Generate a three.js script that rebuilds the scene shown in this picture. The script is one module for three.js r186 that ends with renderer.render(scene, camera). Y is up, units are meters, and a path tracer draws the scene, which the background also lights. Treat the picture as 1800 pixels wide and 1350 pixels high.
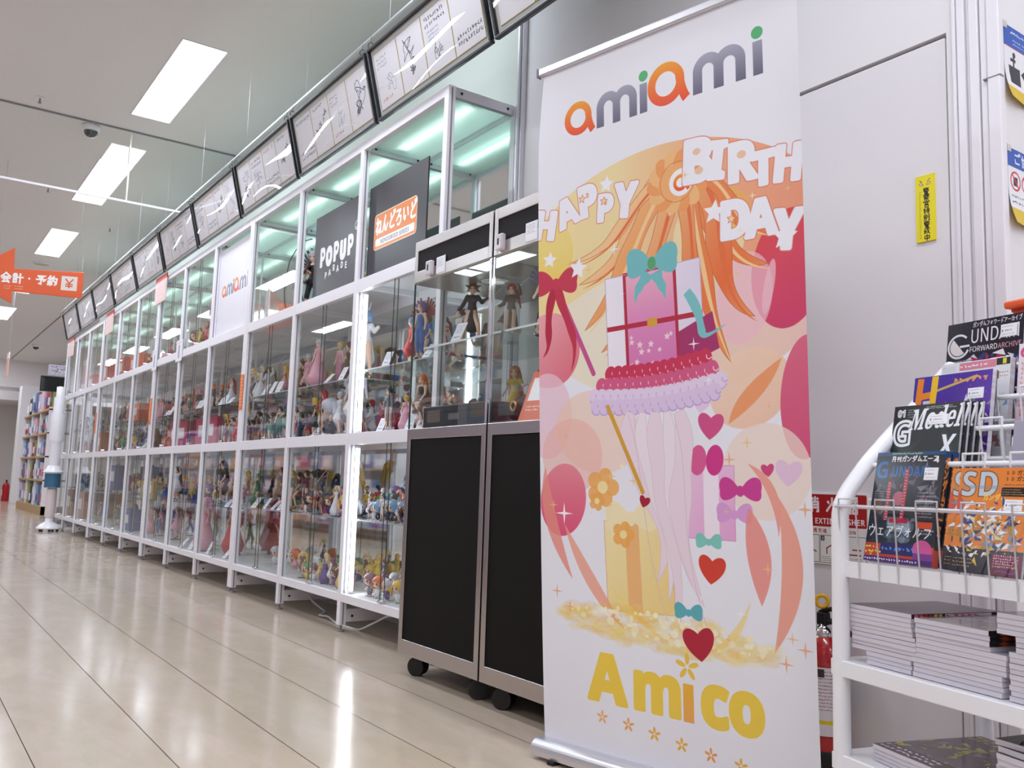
import * as THREE from 'three';
import { RoundedBoxGeometry } from 'three/addons/geometries/RoundedBoxGeometry.js';
import { mergeGeometries, mergeVertices } from 'three/addons/utils/BufferGeometryUtils.js';
import { MarchingCubes } from 'three/addons/objects/MarchingCubes.js';
import { RectAreaLightUniformsLib } from 'three/addons/lights/RectAreaLightUniformsLib.js';

// ---------- camera, lights, exposure ----------
const scene = new THREE.Scene();
const camera = new THREE.PerspectiveCamera(46.74, 4 / 3, 0.05, 120);
camera.rotation.order = 'YXZ';
camera.position.set(4.4596, 0.782, 2.0217);
camera.rotation.set(0.1161, 0.9623, 0.0322);
camera.focus = 3.0;
camera.userData.fStop = 11;
scene.background = new THREE.Color(0x000000);
const renderer = new THREE.WebGLRenderer({ antialias: true });
renderer.shadowMap.enabled = true;
renderer.toneMapping = THREE.LinearToneMapping;
renderer.toneMappingExposure = 1.5;
RectAreaLightUniformsLib.init();
const CEIL = 3.72, WALL = -0.42;
const LAMP = { color: 0xe8f2ff, power: 13.4, glow: 1.6 };      // ceiling fixtures
const TUBE = { color: 0xf2f6fb, power: 6, glow: 1.8 };      // tubes inside the cases
const LAMP_ROWS = [0.498, 2.5, 4.7, 7.1, 9.6, 12.2], LAMP_X = [-23.5, -20.6, -17.59, -14.45, -11.25, -8.11, -5.15, -2.30, 0.85, 4.0, 7.15, 10.3];

// ---------- helpers ----------
let seed = 7;
const rnd = () => { seed = (seed * 1664525 + 1013904223) >>> 0; return seed / 4294967296; };
const rr = (a, b) => a + (b - a) * rnd();
const pick = (l) => l[Math.floor(rnd() * l.length)];
const used = {};
const named = (n) => { const k = used[n] = (used[n] ?? -1) + 1; return k ? n + '_' + String(k).padStart(3, '0') : n; };
const origin = new Map();
function thing(name, label, category, pos = [0, 0, 0], group, turn = 0) {
  const o = new THREE.Group(); o.name = named(name); o.position.set(...pos); o.rotation.y = turn;
  o.userData = { label, category }; if (group) o.userData.group = group;
  origin.set(o, pos); scene.add(o); return o;
}
function room(name, pos = [0, 0, 0]) { const o = new THREE.Group(); o.name = named(name); o.position.set(...pos); o.userData = { kind: 'structure' }; origin.set(o, pos); scene.add(o); return o; }
const shadow = (m) => { m.castShadow = m.receiveShadow = true; return m; };
// geometry is written in world metres for things that are not turned; local = true for local metres
function part(parent, name, geo, mat, label, local = false) {
  const m = shadow(new THREE.Mesh(geo, mat)); m.name = name; if (label) m.userData.label = label;
  const o = origin.get(parent); if (o && !local) geo.translate(-o[0], -o[1], -o[2]);
  if (o && parent.isGroup) origin.set(m, o);
  else if (o) origin.set(m, o);
  parent.add(m); return m;
}
const lpart = (parent, name, geo, mat, label) => part(parent, name, geo, mat, label, true);
const bx = (x0, x1, y0, y1, z0, z1) => new THREE.BoxGeometry(x1 - x0, y1 - y0, z1 - z0).translate((x0 + x1) / 2, (y0 + y1) / 2, (z0 + z1) / 2);
const rb = (x0, x1, y0, y1, z0, z1, r = 0.004, s = 2) => new RoundedBoxGeometry(x1 - x0, y1 - y0, z1 - z0, s, Math.min(r, (x1 - x0) / 2.01, (y1 - y0) / 2.01, (z1 - z0) / 2.01)).translate((x0 + x1) / 2, (y0 + y1) / 2, (z0 + z1) / 2);
const flat = (x0, x1, y0, y1, z) => new THREE.PlaneGeometry(x1 - x0, y1 - y0).translate((x0 + x1) / 2, (y0 + y1) / 2, z);
const cyl = (x, y0, y1, z, r, n = 16, r2 = r) => new THREE.CylinderGeometry(r2, r, y1 - y0, n).translate(x, (y0 + y1) / 2, z);
const V = (a) => new THREE.Vector3(...a);
const tube = (pts, r, n = 24, k = 6) => new THREE.TubeGeometry(new THREE.CatmullRomCurve3(pts.map(V), false, 'catmullrom', 0.2), n, r, k);
function wire(pts, r, k = 6) {      // straight segments with round corners
  const c = new THREE.CurvePath(); for (let i = 1; i < pts.length; i++) c.add(new THREE.LineCurve3(V(pts[i - 1]), V(pts[i])));
  const gs = []; for (let i = 1; i < pts.length; i++) { gs.push(new THREE.TubeGeometry(new THREE.LineCurve3(V(pts[i - 1]), V(pts[i])), 1, r, k)); if (i < pts.length - 1) gs.push(new THREE.SphereGeometry(r, k, 4).translate(...pts[i])); }
  return mergeGeometries(gs);
}
const merge = (l) => mergeGeometries(l.map((g) => { const q = g.index ? g.toNonIndexed() : g; for (const k of Object.keys(q.attributes)) if (!['position', 'normal', 'uv'].includes(k)) q.deleteAttribute(k); return q; }));
const S = (color, roughness = 0.6, metalness = 0, extra = {}) => new THREE.MeshStandardMaterial({ color, roughness, metalness, ...extra });
const P = (color, roughness = 0.6, metalness = 0, extra = {}) => new THREE.MeshPhysicalMaterial({ color, roughness, metalness, ...extra });
function canvasTex(w, h, draw) { const c = document.createElement('canvas'); c.width = w; c.height = h; const g = c.getContext('2d'); draw(g, w, h); const t = new THREE.CanvasTexture(c); t.colorSpace = THREE.SRGBColorSpace; t.anisotropy = 8; return t; }
const print = (w, h, draw, rough = 0.45, extra = {}) => P(0xffffff, rough, 0, { map: canvasTex(w, h, draw), ...extra });
// stroke letters for Japanese: pairs of letters are points on a 25 x 25 grid (a = 0 ... y = 24)
const GLYPH = {
  'ン': 'dfjj dvnrvh', 'カ': 'diuitsrwnu lcklew', 'ガ': 'diuitsrwnu lcklew sbue wayd', 'ダ': 'jcdl igugqpgx ilpq sbue wayd', 'ム': 'lcfuus pmwx', 'エ': 'eeue memu cuwu', 'ー': 'cmwm',
  'ス': 'eeteondw nnvw', 'ウ': 'mbmg elegugspkx', 'ヴ': 'mbmg elegugspkx sbue wayd', 'ェ': 'gisi mims euuu', 'ア': 'deverknn milpgw', 'ォ': 'fktk ofovlu nkfs', 'オ': 'divi ocowku njdt', 'ル': 'iehocv odouwm',
  'フ': 'efufqphw', 'ワ': 'elefufsokw', 'ト': 'jcjx jktp', 'ド': 'jcjx jktp sbue wayd', 'イ': 'sddn mimx', 'ブ': 'efufqphw sbue wayd', 'ラ': 'fete dkukqsix', 'マ': 'dfvflr hmpu',
  'ね': 'hchx dhkhcs jmpguiusqwmuprxw', 'ん': 'mcdwinlomvqwwo', 'ど': 'hdkl sggofukwuv sbue wayd', 'ろ': 'feseeqmlunutoxiw', 'い': 'effrjulq sgvp', 'お': 'dipi jcjufvdsinrmvqtvow sewi', 'ご': 'ffsf foguuu sbue wayd',
  '会': 'mbck mbwk hkrk eouo logwsv pstx', '計': 'ecic cfkf djjj dnjn dqjqjwdwdq mkxk rcrx', '予': 'fdtdmi igpk clwlsp mlmwiv', '約': 'hbdhii kfdolo hohx drcw krlv pcmk ohwhvusw pmsq', '・': 'llnnmm',
  '警': 'cdld ebef ibif egck ehlhkm fjijilflfj obmh newe uenm ohwm dovo gqsq gsss hururxhxhu', '察': 'mamc cfcdwdwf ifdl hhmheo ngugom ohwn inqn equq mqmx isfw qstw', '官': 'mamd chcdwdwh hhrhrmhm hhhx hpspswhw',
  '特': 'dfck ciki gbgx bqkn mfwf rbrk lkxk loxo tktwqv nrpu', '別': 'ddldljdjdd cnlnkvhw gjfqcw qeqp vcvwrv', '戒': 'cfwf nbpowx ujmv qbtd bmlm ejercw ijiv', '中': 'egugupepeg mbmx',
  '消': 'ddgf cjfl cvhn pbpi kdmg udsg kxkjujuwrw knun krur', '火': 'mcmkdw mlvw fhhl tgqk', '器': 'dcjcjhdhdc ocucuhohoc clwl mikncq mmwq erkrkxexer oruruxoxor', '使': 'hbck fhfx jexe livivnlnli qbqnjx lpwx',
  '用': 'fcfocw fcucuwrw fiui fouo mcmw', '方': 'mbmf cfwf kfjmdw kltlsuow', '法': 'ddgf cjfl cvhn kgvg pbpm jmxm omkvuu sqww', '月': 'gcgodw gctctwpw giti goto', '刊': 'dfmf cmnm hfhw qfqp vcvwrv',
  '協': 'biii ecew kfvfukrk pbohkl ioonnwlw lmiw qowowwtw tmqw', '力': 'dhuhtupw mblkdw', '本': 'cgwg mbmx mgcs mgwt hsrs', '店': 'mbmd decdwd efevcx mhmm mksk hnrnrvhvhn',
};
function jp(g, text, x, y, size, color, weight = 0.12, opt = {}) {       // x, y = top left of the first letter
  const sx = opt.aspect ?? 1; g.save(); g.strokeStyle = color; g.fillStyle = color; g.lineCap = g.lineJoin = opt.cap ?? 'round'; if (opt.cap === 'square') g.lineJoin = 'miter';
  let cx = x, cy = y;
  for (const ch of text) {
    const q = GLYPH[ch];
    if (q) {
      g.lineWidth = size * weight; 
      for (const s of q.split(' ')) { g.beginPath(); for (let i = 0; i < s.length; i += 2) { const px = cx + (s.charCodeAt(i) - 97) / 25 * size * sx, py = cy + (s.charCodeAt(i + 1) - 97) / 25 * size; i ? g.lineTo(px, py) : g.moveTo(px, py); } g.stroke(); }
    } else { g.font = 'bold ' + size * 0.9 + 'px sans-serif'; g.textAlign = 'left'; g.fillText(ch, cx, cy + size * 0.85); }
    if (opt.vertical) cy += size * (opt.step ?? 1.06); else cx += size * sx * (opt.step ?? 1.06);
  }
  g.restore();
}
const rect = (g, c, x, y, w, h) => { g.fillStyle = c; g.fillRect(x, y, w, h); };
function scribble(g, x, y, w, h, color, rows, lw = 2, r = rnd) {       // small print too far to read
  g.strokeStyle = color; g.lineWidth = lw;
  for (let i = 0; i < rows; i++) { const yy = y + h * (i + 0.5) / rows; for (let xx = x; xx < x + w * (0.75 + 0.25 * r()); xx += lw * 3.2) { g.beginPath(); const k = lw * 1.3; g.moveTo(xx + (r() - 0.5) * k, yy - k * r()); g.lineTo(xx + k * (r() + 0.6), yy + k * (r() - 0.5)); g.lineTo(xx + k * r(), yy + k * r()); g.stroke(); } }
}
const small = (g, x, y, w, h, c, rows, lw) => scribble(g, x, y, w, h, c, rows, lw, rnd);

// ---------- materials ----------
const M = {
  white: S(0xf1eef4, 0.32, 0.05), alu: S(0xd9d8de, 0.34, 0.75), chrome: S(0xdfdfe4, 0.12, 1), steel: S(0xc2bcba, 0.24, 1), black: S(0x120e0e, 0.55), rubber: S(0x141214, 0.45), screw: S(0x38343a, 0.5, 0.6),
  glass: P(0xf9fcfb, 0, 0, { transmission: 1, thickness: 0, ior: 1.5 }), mirror: S(0xeff3f3, 0.04, 1), edge: P(0x3a4c48, 0.2), wall: S(0xeeebee, 0.75), wallPanel: S(0xc0c6bf, 0.6), deck: S(0xd6d8dc, 0.35), topPanel: P(0xdcefe6, 0.85, 0, { transmission: 0.85, thickness: 0 }),
  wireWhite: S(0xf4f3f7, 0.3), cover: S(0xf3f2f7, 0.35), paper: S(0xeeeaf2, 0.8), card: S(0xf4f3fa, 0.5), blackFrame: S(0x17161c, 0.3), shelfWood: S(0xb7966f, 0.55), grey: S(0x8c8a90, 0.5), orange: S(0xf0602a, 0.4),
};

// ---------- the room ----------
{
  const fl = room('floor');
  part(fl, 'subfloor', bx(-26.2, 11.2, -0.2, -0.004, -3.2, 13.8), S(0x6b6058, 0.8));
  const marble = canvasTex(512, 512, (g, w, h) => {
    rect(g, '#c4b4a2', 0, 0, w, h);
    for (let i = 0; i < 900; i++) { g.globalAlpha = 0.05; g.fillStyle = pick(['#e6dccf', '#a6937f', '#d8c9b8', '#b9a794']); g.beginPath(); g.ellipse(rr(0, w), rr(0, h), rr(8, 60), rr(3, 14), rr(-0.4, 0.4), 0, 7); g.fill(); }
    g.globalAlpha = 0.16; for (let i = 0; i < 160; i++) { g.fillStyle = '#7d6b5a'; g.fillRect(rr(0, w), rr(0, h), rr(1, 2.5), rr(0.7, 1.5)); } g.globalAlpha = 1;
  });
  marble.wrapS = marble.wrapT = THREE.RepeatWrapping; marble.repeat.set(0.6, 0.6);
  const rough = canvasTex(256, 256, (g, w, h) => { rect(g, '#707070', 0, 0, w, h); for (let i = 0; i < 700; i++) { g.globalAlpha = 0.12; g.fillStyle = pick(['#a8a8a8', '#383838']); g.beginPath(); g.ellipse(rr(0, w), rr(0, h), rr(4, 30), rr(2, 10), rr(0, 3), 0, 7); g.fill(); } g.globalAlpha = 1; });
  rough.colorSpace = THREE.NoColorSpace; rough.wrapS = rough.wrapT = THREE.RepeatWrapping; rough.repeat.set(0.35, 0.35);
  const vinyl = P(0xffffff, 0.34, 0, { map: marble, roughnessMap: rough, ior: 1.6 });
  const g0 = 0.0013;
  for (let i = -9; i < 41; i++) {
    const z0 = 0.317 + i * 0.3265, z1 = z0 + 0.3265, g = new THREE.PlaneGeometry(37.2, 0.3265 - 2 * g0);
    const uv = g.attributes.uv; for (let k = 0; k < uv.count; k++) uv.setXY(k, uv.getX(k) * 37.2 + i * 3.7, uv.getY(k) * 0.3265 + i * 0.3265);
    g.rotateX(-Math.PI / 2)  .translate(-7.5, 0, (z0 + z1) / 2);
    const m = part(fl, 'floor_strip', g, vinyl); void m;
  }
  const ce = room('ceiling');
  const speck = canvasTex(1024, 1024, (g, w, h) => {
    rect(g, '#e9e6e3', 0, 0, w, h);
    for (let i = 0; i < 420; i++) { g.globalAlpha = rr(0.15, 0.6); g.fillStyle = '#8d8380'; const a = rr(0.6, 1.9); g.beginPath(); g.ellipse(rr(0, w), rr(0, h), a, a * rr(0.5, 1.2), rr(0, 3), 0, 7); g.fill(); }
    g.globalAlpha = 1;
  });
  speck.wrapS = speck.wrapT = THREE.RepeatWrapping; speck.repeat.set(0.9, 0.9);
  const board = S(0xffffff, 0.85, 0, { map: speck });
  // two runs of ceiling board meet at the smoke curtain
  for (const [a, b] of [[-26.2, -3.472], [-3.460, 11.2]]) {
    const g = bx(a, b, CEIL, CEIL + 0.12, -3.2, 13.8); const p = g.attributes.position, uv = g.attributes.uv; for (let k = 0; k < p.count; k++) uv.setXY(k, p.getX(k), p.getZ(k));
    part(ce, 'ceiling_board', g, board);
  }
  part(ce, 'seam_strip', bx(-3.472, -3.460, CEIL + 0.01, CEIL + 0.12, -3.2, 13.8), S(0x4a4444, 0.8));
  const bw = room('wall_back');
  part(bw, 'wall_surface', bx(1.0, 2.20, 0, CEIL, WALL - 0.16, WALL), M.wall);
  part(bw, 'wall_panel', bx(-10.0, 1.0, 0, CEIL, WALL - 0.16, WALL), M.wallPanel);
  part(bw, 'wall_return', bx(-10.0, -9.9, 0, CEIL, -1.6, WALL - 0.16), M.wall);
  part(bw, 'wall_surface', bx(-26.2, -9.9, 0, CEIL, -1.76, -1.6), M.wall);
  part(bw, 'wall_surface', bx(2.20, 3.137, 2.157, CEIL, WALL - 0.16, WALL), M.wall);
  part(bw, 'wall_surface', bx(3.137, 3.289, 0, CEIL, WALL - 0.16, WALL), M.wall);
  part(bw, 'reveal', bx(2.19, 3.15, 0, 2.17, WALL - 0.18, WALL - 0.07), M.black);
  const d = room('door_1', [2.2, 0, WALL]);
  part(d, 'door_leaf', rb(2.208, 3.130, 0.006, 2.146, WALL - 0.05, WALL - 0.004, 0.003), S(0xebe7eb, 0.7));
  // corner trim of grooved white profiles
  const tr = room('trim_1', [3.2, 0, WALL]);
  for (const [a, b, z] of [[3.155, 3.168, 0.008], [3.172, 3.196, 0.012], [3.199, 3.206, 0.006], [3.209, 3.236, 0.016], [3.239, 3.258, 0.012], [3.261, 3.296, 0.02]]) part(tr, 'profile', rb(a, b, 0, CEIL, WALL - 0.01, WALL + z, 0.004), M.white);
  for (const y of [1.96, 0.92]) part(tr, 'joint', bx(3.25, 3.2975, y, y + 0.004, WALL, WALL + 0.0205), M.grey);
  const rw = room('wall_right'); part(rw, 'wall_surface', bx(3.10, 3.289, 0, CEIL, -3.0, WALL - 0.16), M.wall);
  for (const [a, b, c] of [[-0.47, -0.44, 0.006], [-0.62, -0.58, 0.02], [-0.66, -0.63, 0.012]]) void a, void b, void c;
  const al = room('wall_alcove'); part(al, 'wall_surface', bx(3.10, 11.2, 0, CEIL, -3.2, -3.0), M.wall);
  const ea = room('wall_east'); part(ea, 'wall_surface', bx(11.0, 11.2, 0, CEIL, -3.0, 13.6), M.wall);
  const fw = room('wall_front'); part(fw, 'wall_surface', bx(-26.2, 11.2, 0, CEIL, 13.6, 13.8), M.wall);
  const lw = room('wall_left'); part(lw, 'wall_surface', bx(-26.2, -26.0, 0, CEIL, -1.6, 13.6), S(0xe6e0dc, 0.75));
  part(lw, 'lowered_beam', bx(-22.6, -22.3, 3.0, CEIL, -1.6, 13.6), S(0xe9e3e3, 0.75));
  part(lw, 'lowered_beam', bx(-26.0, -23.6, 2.75, 3.0, -1.6, 13.6), S(0xe9e3e3, 0.75));
  const pp = room('trim_2', [0.95, 0, -0.4]);
  for (const [a, b, z] of [[0.964, 0.972, 0.03], [0.974, 0.99, 0.045], [0.992, 1.0, 0.03]]) part(pp, 'post_profile', rb(a, b, 0, CEIL, WALL, WALL + z, 0.003), M.alu);
  const rail = room('trim_3', [0, CEIL, 0]);
  part(rail, 'hanging_rail', rb(-9.95, 2.6, 3.148, 3.160, 0.100, 0.110, 0.003), M.alu);
  for (let x = -9.6; x < 2.6; x += 1.122) part(rail, 'rail_rod', new THREE.CylinderGeometry(0.0007, 0.0007, CEIL - 3.16, 5).translate(x, (CEIL + 3.16) / 2, 0.105), M.alu);
  part(rail, 'wall_rail', rb(-9.95, 0.96, CEIL - 0.03, CEIL - 0.006, WALL, WALL + 0.012, 0.003), M.alu);
  part(rail, 'hanging_board', bx(0.97, 2.55, 2.95, CEIL, -0.022, -0.002), M.wallPanel);
  const ji = room('trim_4'); part(ji, 'ceiling_joint', bx(-22, -9.98, CEIL - 0.006, CEIL + 0.001, WALL, WALL + 0.02), S(0x8a7c74, 0.8));
}
// baseboard along the wall
{ const b = room('baseboard_back', [2.1, 0, WALL]); part(b, 'board', rb(1.0, 2.2, 0, 0.07, WALL, WALL + 0.008, 0.003), S(0xb9b2b6, 0.5)); }

// ---------- ceiling lights ----------
{
  const lens = S(0xffffff, 0.4, 0, { emissive: 0xffffff, emissiveIntensity: LAMP.glow });
  let proto;
  const places = ['far end', 'second from the far end', 'third from the far end', 'fourth from the far end', 'fifth from the far end', 'sixth from the far end', 'sixth from the near end', 'fifth from the near end', 'fourth from the near end', 'third from the near end', 'second from the near end', 'near end'];
  LAMP_ROWS.forEach((z, r) => LAMP_X.forEach((x, i) => {
    if ((r > 1 && (x < -12 || i % 2)) || (r > 2 && x < -6)) return;
    const label = 'recessed ceiling light, ' + ['row along the cases', 'second row out', 'third row out', 'fourth row out', 'fifth row out', 'outermost row'][r] + ', ' + places[i];
    let o;
    if (!proto) {
      o = proto = thing('ceiling_light', label, 'ceiling light', [x, CEIL, z], 'recessed ceiling lights');
      const f = [[-0.785, 0.785, -0.156, -0.148], [-0.785, 0.785, 0.148, 0.156], [-0.785, -0.777, -0.148, 0.148], [0.777, 0.785, -0.148, 0.148]].map(([a, b, c, d]) => bx(a, b, -0.006, 0, c, d));
      lpart(o, 'light_frame', merge(f), M.white);
      lpart(o, 'diffuser', bx(-0.777, 0.777, -0.004, -0.0005, -0.148, 0.148), lens);
      const l = new THREE.RectAreaLight(LAMP.color, LAMP.power, 1.55, 0.293); l.rotation.x = -Math.PI / 2; l.position.y = -0.012; l.name = 'lamp'; o.add(l);
    } else { o = proto.clone(); o.name = named('ceiling_light'); o.position.set(x, CEIL, z); scene.add(o); o.userData = { label, category: 'ceiling light', group: 'recessed ceiling lights' }; }
  }));
  const o = proto.clone(); o.name = named('ceiling_light'); o.position.set(5.2, CEIL, -1.7); o.rotation.y = Math.PI / 2; scene.add(o);
  o.userData = { label: 'recessed ceiling light over the alcove past the corner trim', category: 'ceiling light', group: 'recessed ceiling lights' };
}
// ---------- smoke curtain, cameras, sprinklers ----------
{
  const c = thing('smoke_curtain', 'clear glass smoke curtain hanging from the ceiling with a white bottom rail', 'smoke curtain', [-3.466, CEIL, 3]);
  part(c, 'glass_pane', new THREE.PlaneGeometry(0.905, 0.61).rotateY(Math.PI / 2).translate(-3.466, 3.405, 0.1), M.glass);
  part(c, 'glass_pane', new THREE.PlaneGeometry(12.9, 0.61).rotateY(Math.PI / 2).translate(-3.466, 3.405, 7.02), M.glass);
  part(c, 'bottom_rail', rb(-3.474, -3.458, 3.083, 3.102, -0.36, 13.5, 0.003), M.white);
  part(c, 'top_channel', rb(-3.476, -3.456, CEIL - 0.012, CEIL - 0.001, -0.36, 13.5, 0.002), M.grey);
  part(c, 'joint_strip', bx(-3.470, -3.462, 3.102, CEIL - 0.012, 0.553, 0.566), P(0xf0efdf, 0.2, 0, { transmission: 0.4 }));
  const dome = (name, label, x, z, s) => {
    const o = thing(name, label, 'security camera', [x, CEIL, z]);
    lpart(o, 'housing', new THREE.LatheGeometry([[0, 0], [0.072, 0], [0.075, -0.012], [0.068, -0.045], [0.06, -0.05], [0, -0.05]].map(([a, b]) => new THREE.Vector2(a * s, b * s)).reverse(), 28), M.cover);
    lpart(o, 'dome', new THREE.SphereGeometry(0.057 * s, 24, 12, 0, 7, Math.PI / 2, Math.PI / 2).translate(0, -0.046 * s, 0), P(0x26262c, 0.08, 0, { clearcoat: 1 }));
  };
  dome('security_camera', 'dome camera with smoked cover on the ceiling beside the smoke curtain', -3.582, 0.86, 1);
  dome('security_camera', 'small dark dome camera far off on the ceiling near the shelves', -18.556, -0.565, 1.2);
  const spr = (x, z, label) => {
    const o = thing('sprinkler', label, 'sprinkler', [x, CEIL, z], 'ceiling sprinklers');
    lpart(o, 'escutcheon', new THREE.CylinderGeometry(0.03, 0.034, 0.006, 18).translate(0, -0.003, 0), M.cover);
    lpart(o, 'head', merge([new THREE.CylinderGeometry(0.005, 0.008, 0.035, 8).translate(0, -0.02, 0), new THREE.CylinderGeometry(0.014, 0.014, 0.003, 10).translate(0, -0.045, 0), bx(-0.012, -0.009, -0.045, -0.015, -0.002, 0.002), bx(0.009, 0.012, -0.045, -0.015, -0.002, 0.002)]), M.grey);
  };
  spr(-5.671, 0.909, 'small sprinkler head on the ceiling past the smoke curtain');
  spr(-6.843, 0.088, 'small sprinkler head on the ceiling close to the hung frames');
  spr(-3.22, 1.295, 'small sprinkler head on the ceiling on the near side of the smoke curtain');
  const spk = (x, z, label) => {
    const o = thing('ceiling_speaker', label, 'speaker', [x, CEIL, z]);
    lpart(o, 'grille', new THREE.CylinderGeometry(0.1, 0.12, 0.012, 28).translate(0, -0.006, 0), S(0xcdbfae, 0.6));
    lpart(o, 'rim', new THREE.TorusGeometry(0.115, 0.01, 8, 32).rotateX(Math.PI / 2).translate(0, -0.008, 0), M.cover);
  };
  spk(-9.499, 0.486, 'round ceiling speaker just above the orange arrow sign');
  spk(-13.726, -0.456, 'round beige ceiling speaker at the far end of the glass cases');
}

// ---------- glass display cases ----------
const Y1 = [0.157, 0.200], Y2 = [0.983, 1.046], Y3 = [1.8195, 1.8866], Y4 = [2.628, 2.678];
const POST = 0.04, BACK = -0.405;
const MODULES = [
  { posts: [-1.80, -0.90, 0, 0.915], label: 'white framed glass display case nearest the black cabinets' },
  { posts: [-4.47, -3.61, -2.71, -1.843], label: 'white framed glass display case second from the black cabinets' },
  { posts: [-7.19, -6.32, -5.40, -4.512], label: 'white framed glass display case third from the black cabinets' },
  { posts: [-9.89, -9.05, -8.16, -7.232], label: 'white framed glass display case at the far end of the row' },
];
const BAYS = [];
const MIDS = [0.588, 1.36];
{
  const lamp = S(0xffffff, 0.4, 0, { emissive: 0xf2f8ff, emissiveIntensity: TUBE.glow });
  MODULES.forEach((m, mi) => {
    const [xa, xb] = [m.posts[0], m.posts[3] + POST];
    const t = thing('display_case', m.label, 'display case', [(xa + xb) / 2, 0, WALL / 2], 'glass display cases along the wall');
    const pc = (n, g, mat, l) => part(t, n, g, mat, l);
    m.posts.forEach((x, i) => {
      const a = x, b = x + POST;
      const p = pc('post', rb(a, b, 0.035, Y4[1], -0.04, 0, 0.003), M.white);
      part(p, 'post_groove', bx(b - 0.001, b + 0.0012, 0.04, Y4[1] - 0.01, -0.024, -0.016), M.grey);
      pc('foot', merge([cyl(a + 0.02, 0, 0.008, -0.02, 0.02, 14), cyl(a + 0.02, 0.008, 0.04, -0.02, 0.007, 8)]), M.grey);
      pc('post', rb(a, b, 0.035, Y4[1], BACK - 0.012, BACK + 0.02, 0.003), M.white);
      for (const [y0, y1] of [[0.05, 0.115], [Y1[0], Y1[1]], [Y2[0] + 0.03, Y2[1]], [Y3[0] + 0.03, Y3[1]], Y4]) pc('cross_rail', rb(a + 0.005, b - 0.005, y0, y1, BACK + 0.02, -0.04, 0.002), y0 > 2 ? M.alu : M.white);
      const sc = []; for (const y of [0.08, 2.652]) for (const z of [-0.075, BACK + 0.06]) sc.push(new THREE.CylinderGeometry(0.007, 0.007, 0.004, 10).rotateZ(Math.PI / 2).translate(b - 0.004, y, z));
      pc('screws', merge(sc), M.screw);
    });
    for (let i = 0; i < 3; i++) {
      const a = m.posts[i] + POST, b = m.posts[i + 1]; BAYS.push([a, b, mi]);
      for (const [y0, y1] of [Y1, Y2, Y3, Y4]) {
        pc('front_rail', rb(a, b, y0, y1, -0.034, -0.0015, 0.002), M.white);
        pc('back_rail', rb(a, b, y0, y1, BACK - 0.01, BACK + 0.018, 0.002), y0 > 2 ? M.alu : M.white);
      }
      pc('deck', bx(a, b, Y1[1] - 0.006, Y1[1], BACK + 0.018, -0.034), M.deck);
      pc('deck', bx(a, b, Y2[1] - 0.008, Y2[1], BACK + 0.018, -0.034), M.deck);
      pc('deck', bx(a, b, Y3[1] - 0.008, Y3[1], BACK + 0.018, -0.034), M.deck);
      pc('top_panel', bx(a, b, 2.655, 2.665, BACK + 0.018, -0.034), M.topPanel);
      for (const [y0, y1, n] of [[Y1[1], Y2[0], 2], [Y2[1], Y3[0], 2], [Y3[1], Y4[0], mi === 0 ? 1 : 2]]) {
        pc('mirror_panel', flat(a, b, y0, y1, BACK + 0.016), M.mirror);
        const mid = (a + b) / 2;
        if (y0 > 1.8 && ((mi === 0 && i > 0) || (mi === 1 && i === 2))) continue;      // open in front of the logo panels
        if (n === 1) pc('glass_door', flat(a, b, y0, y1, -0.018), M.glass);
        else {
          const d1 = pc('glass_door', flat(a, mid + 0.012, y0, y1, -0.024), M.glass);
          part(d1, 'door_edge', bx(mid + 0.010, mid + 0.013, y0, y1, -0.026, -0.022), M.edge);
          const d2 = pc('glass_door', flat(mid - 0.012, b, y0, y1, -0.014), M.glass);
          part(d2, 'door_edge', bx(mid - 0.0132, mid - 0.0118, y0, y1, -0.016, -0.012), M.edge);
          const lk = pc('lock', merge([rb(mid - 0.028, mid + 0.028, y0 + 0.001, y0 + 0.017, -0.03, -0.004, 0.006), new THREE.CylinderGeometry(0.008, 0.008, 0.02, 12).rotateX(Math.PI / 2).translate(mid + 0.012, y0 + 0.014, -0.004)]), M.chrome);
          void lk;
        }
      }
      const k = BAYS.length - 1;      // glass shelves
      const dy = k === 3 ? -0.02 : k > 3 ? rr(-0.04, 0.03) : 0;
      BAYS[k].push([Y1[1], MIDS[0] + dy, Y2[1], MIDS[1] + dy + (i === 2 && mi === 0 ? 0.03 : 0), Y3[1]]);
      for (const y of [BAYS[k][3][1], BAYS[k][3][3]]) {
        const s = pc('glass_shelf', bx(a + 0.005, b - 0.005, y - 0.005, y, BACK + 0.03, -0.05), P(0xe9f2f0, 0.02, 0, { transmission: 0.75, thickness: 0, ior: 1.5 }));
        part(s, 'shelf_edge', bx(a + 0.005, b - 0.005, y - 0.006, y + 0.0005, -0.05, -0.047), mi === 0 ? M.alu : M.edge);
        part(s, 'shelf_pin', merge([a + 0.004, b - 0.014].flatMap((x) => [-0.08, BACK + 0.06].map((z) => rb(x, x + 0.01, y - 0.014, y - 0.006, z, z + 0.012, 0.002)))), M.chrome);
      }
      // tube under the top panel
      const tb = pc('light_tube', new THREE.CylinderGeometry(0.011, 0.011, b - a - 0.12, 12).rotateZ(Math.PI / 2).translate((a + b) / 2, 2.707, -0.20), lamp);
      part(tb, 'tube_clip', merge([rb(a + 0.055, a + 0.075, 2.666, 2.722, -0.215, -0.185, 0.002), rb(b - 0.075, b - 0.055, 2.666, 2.722, -0.215, -0.185, 0.002)]), M.white);
      const l = new THREE.RectAreaLight(TUBE.color, TUBE.power, b - a - 0.14, 0.03); l.rotation.x = -Math.PI / 2; l.position.set((a + b) / 2 - t.position.x, 2.693, -0.2 - t.position.z); l.name = 'tube_lamp'; t.add(l);
    }
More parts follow.
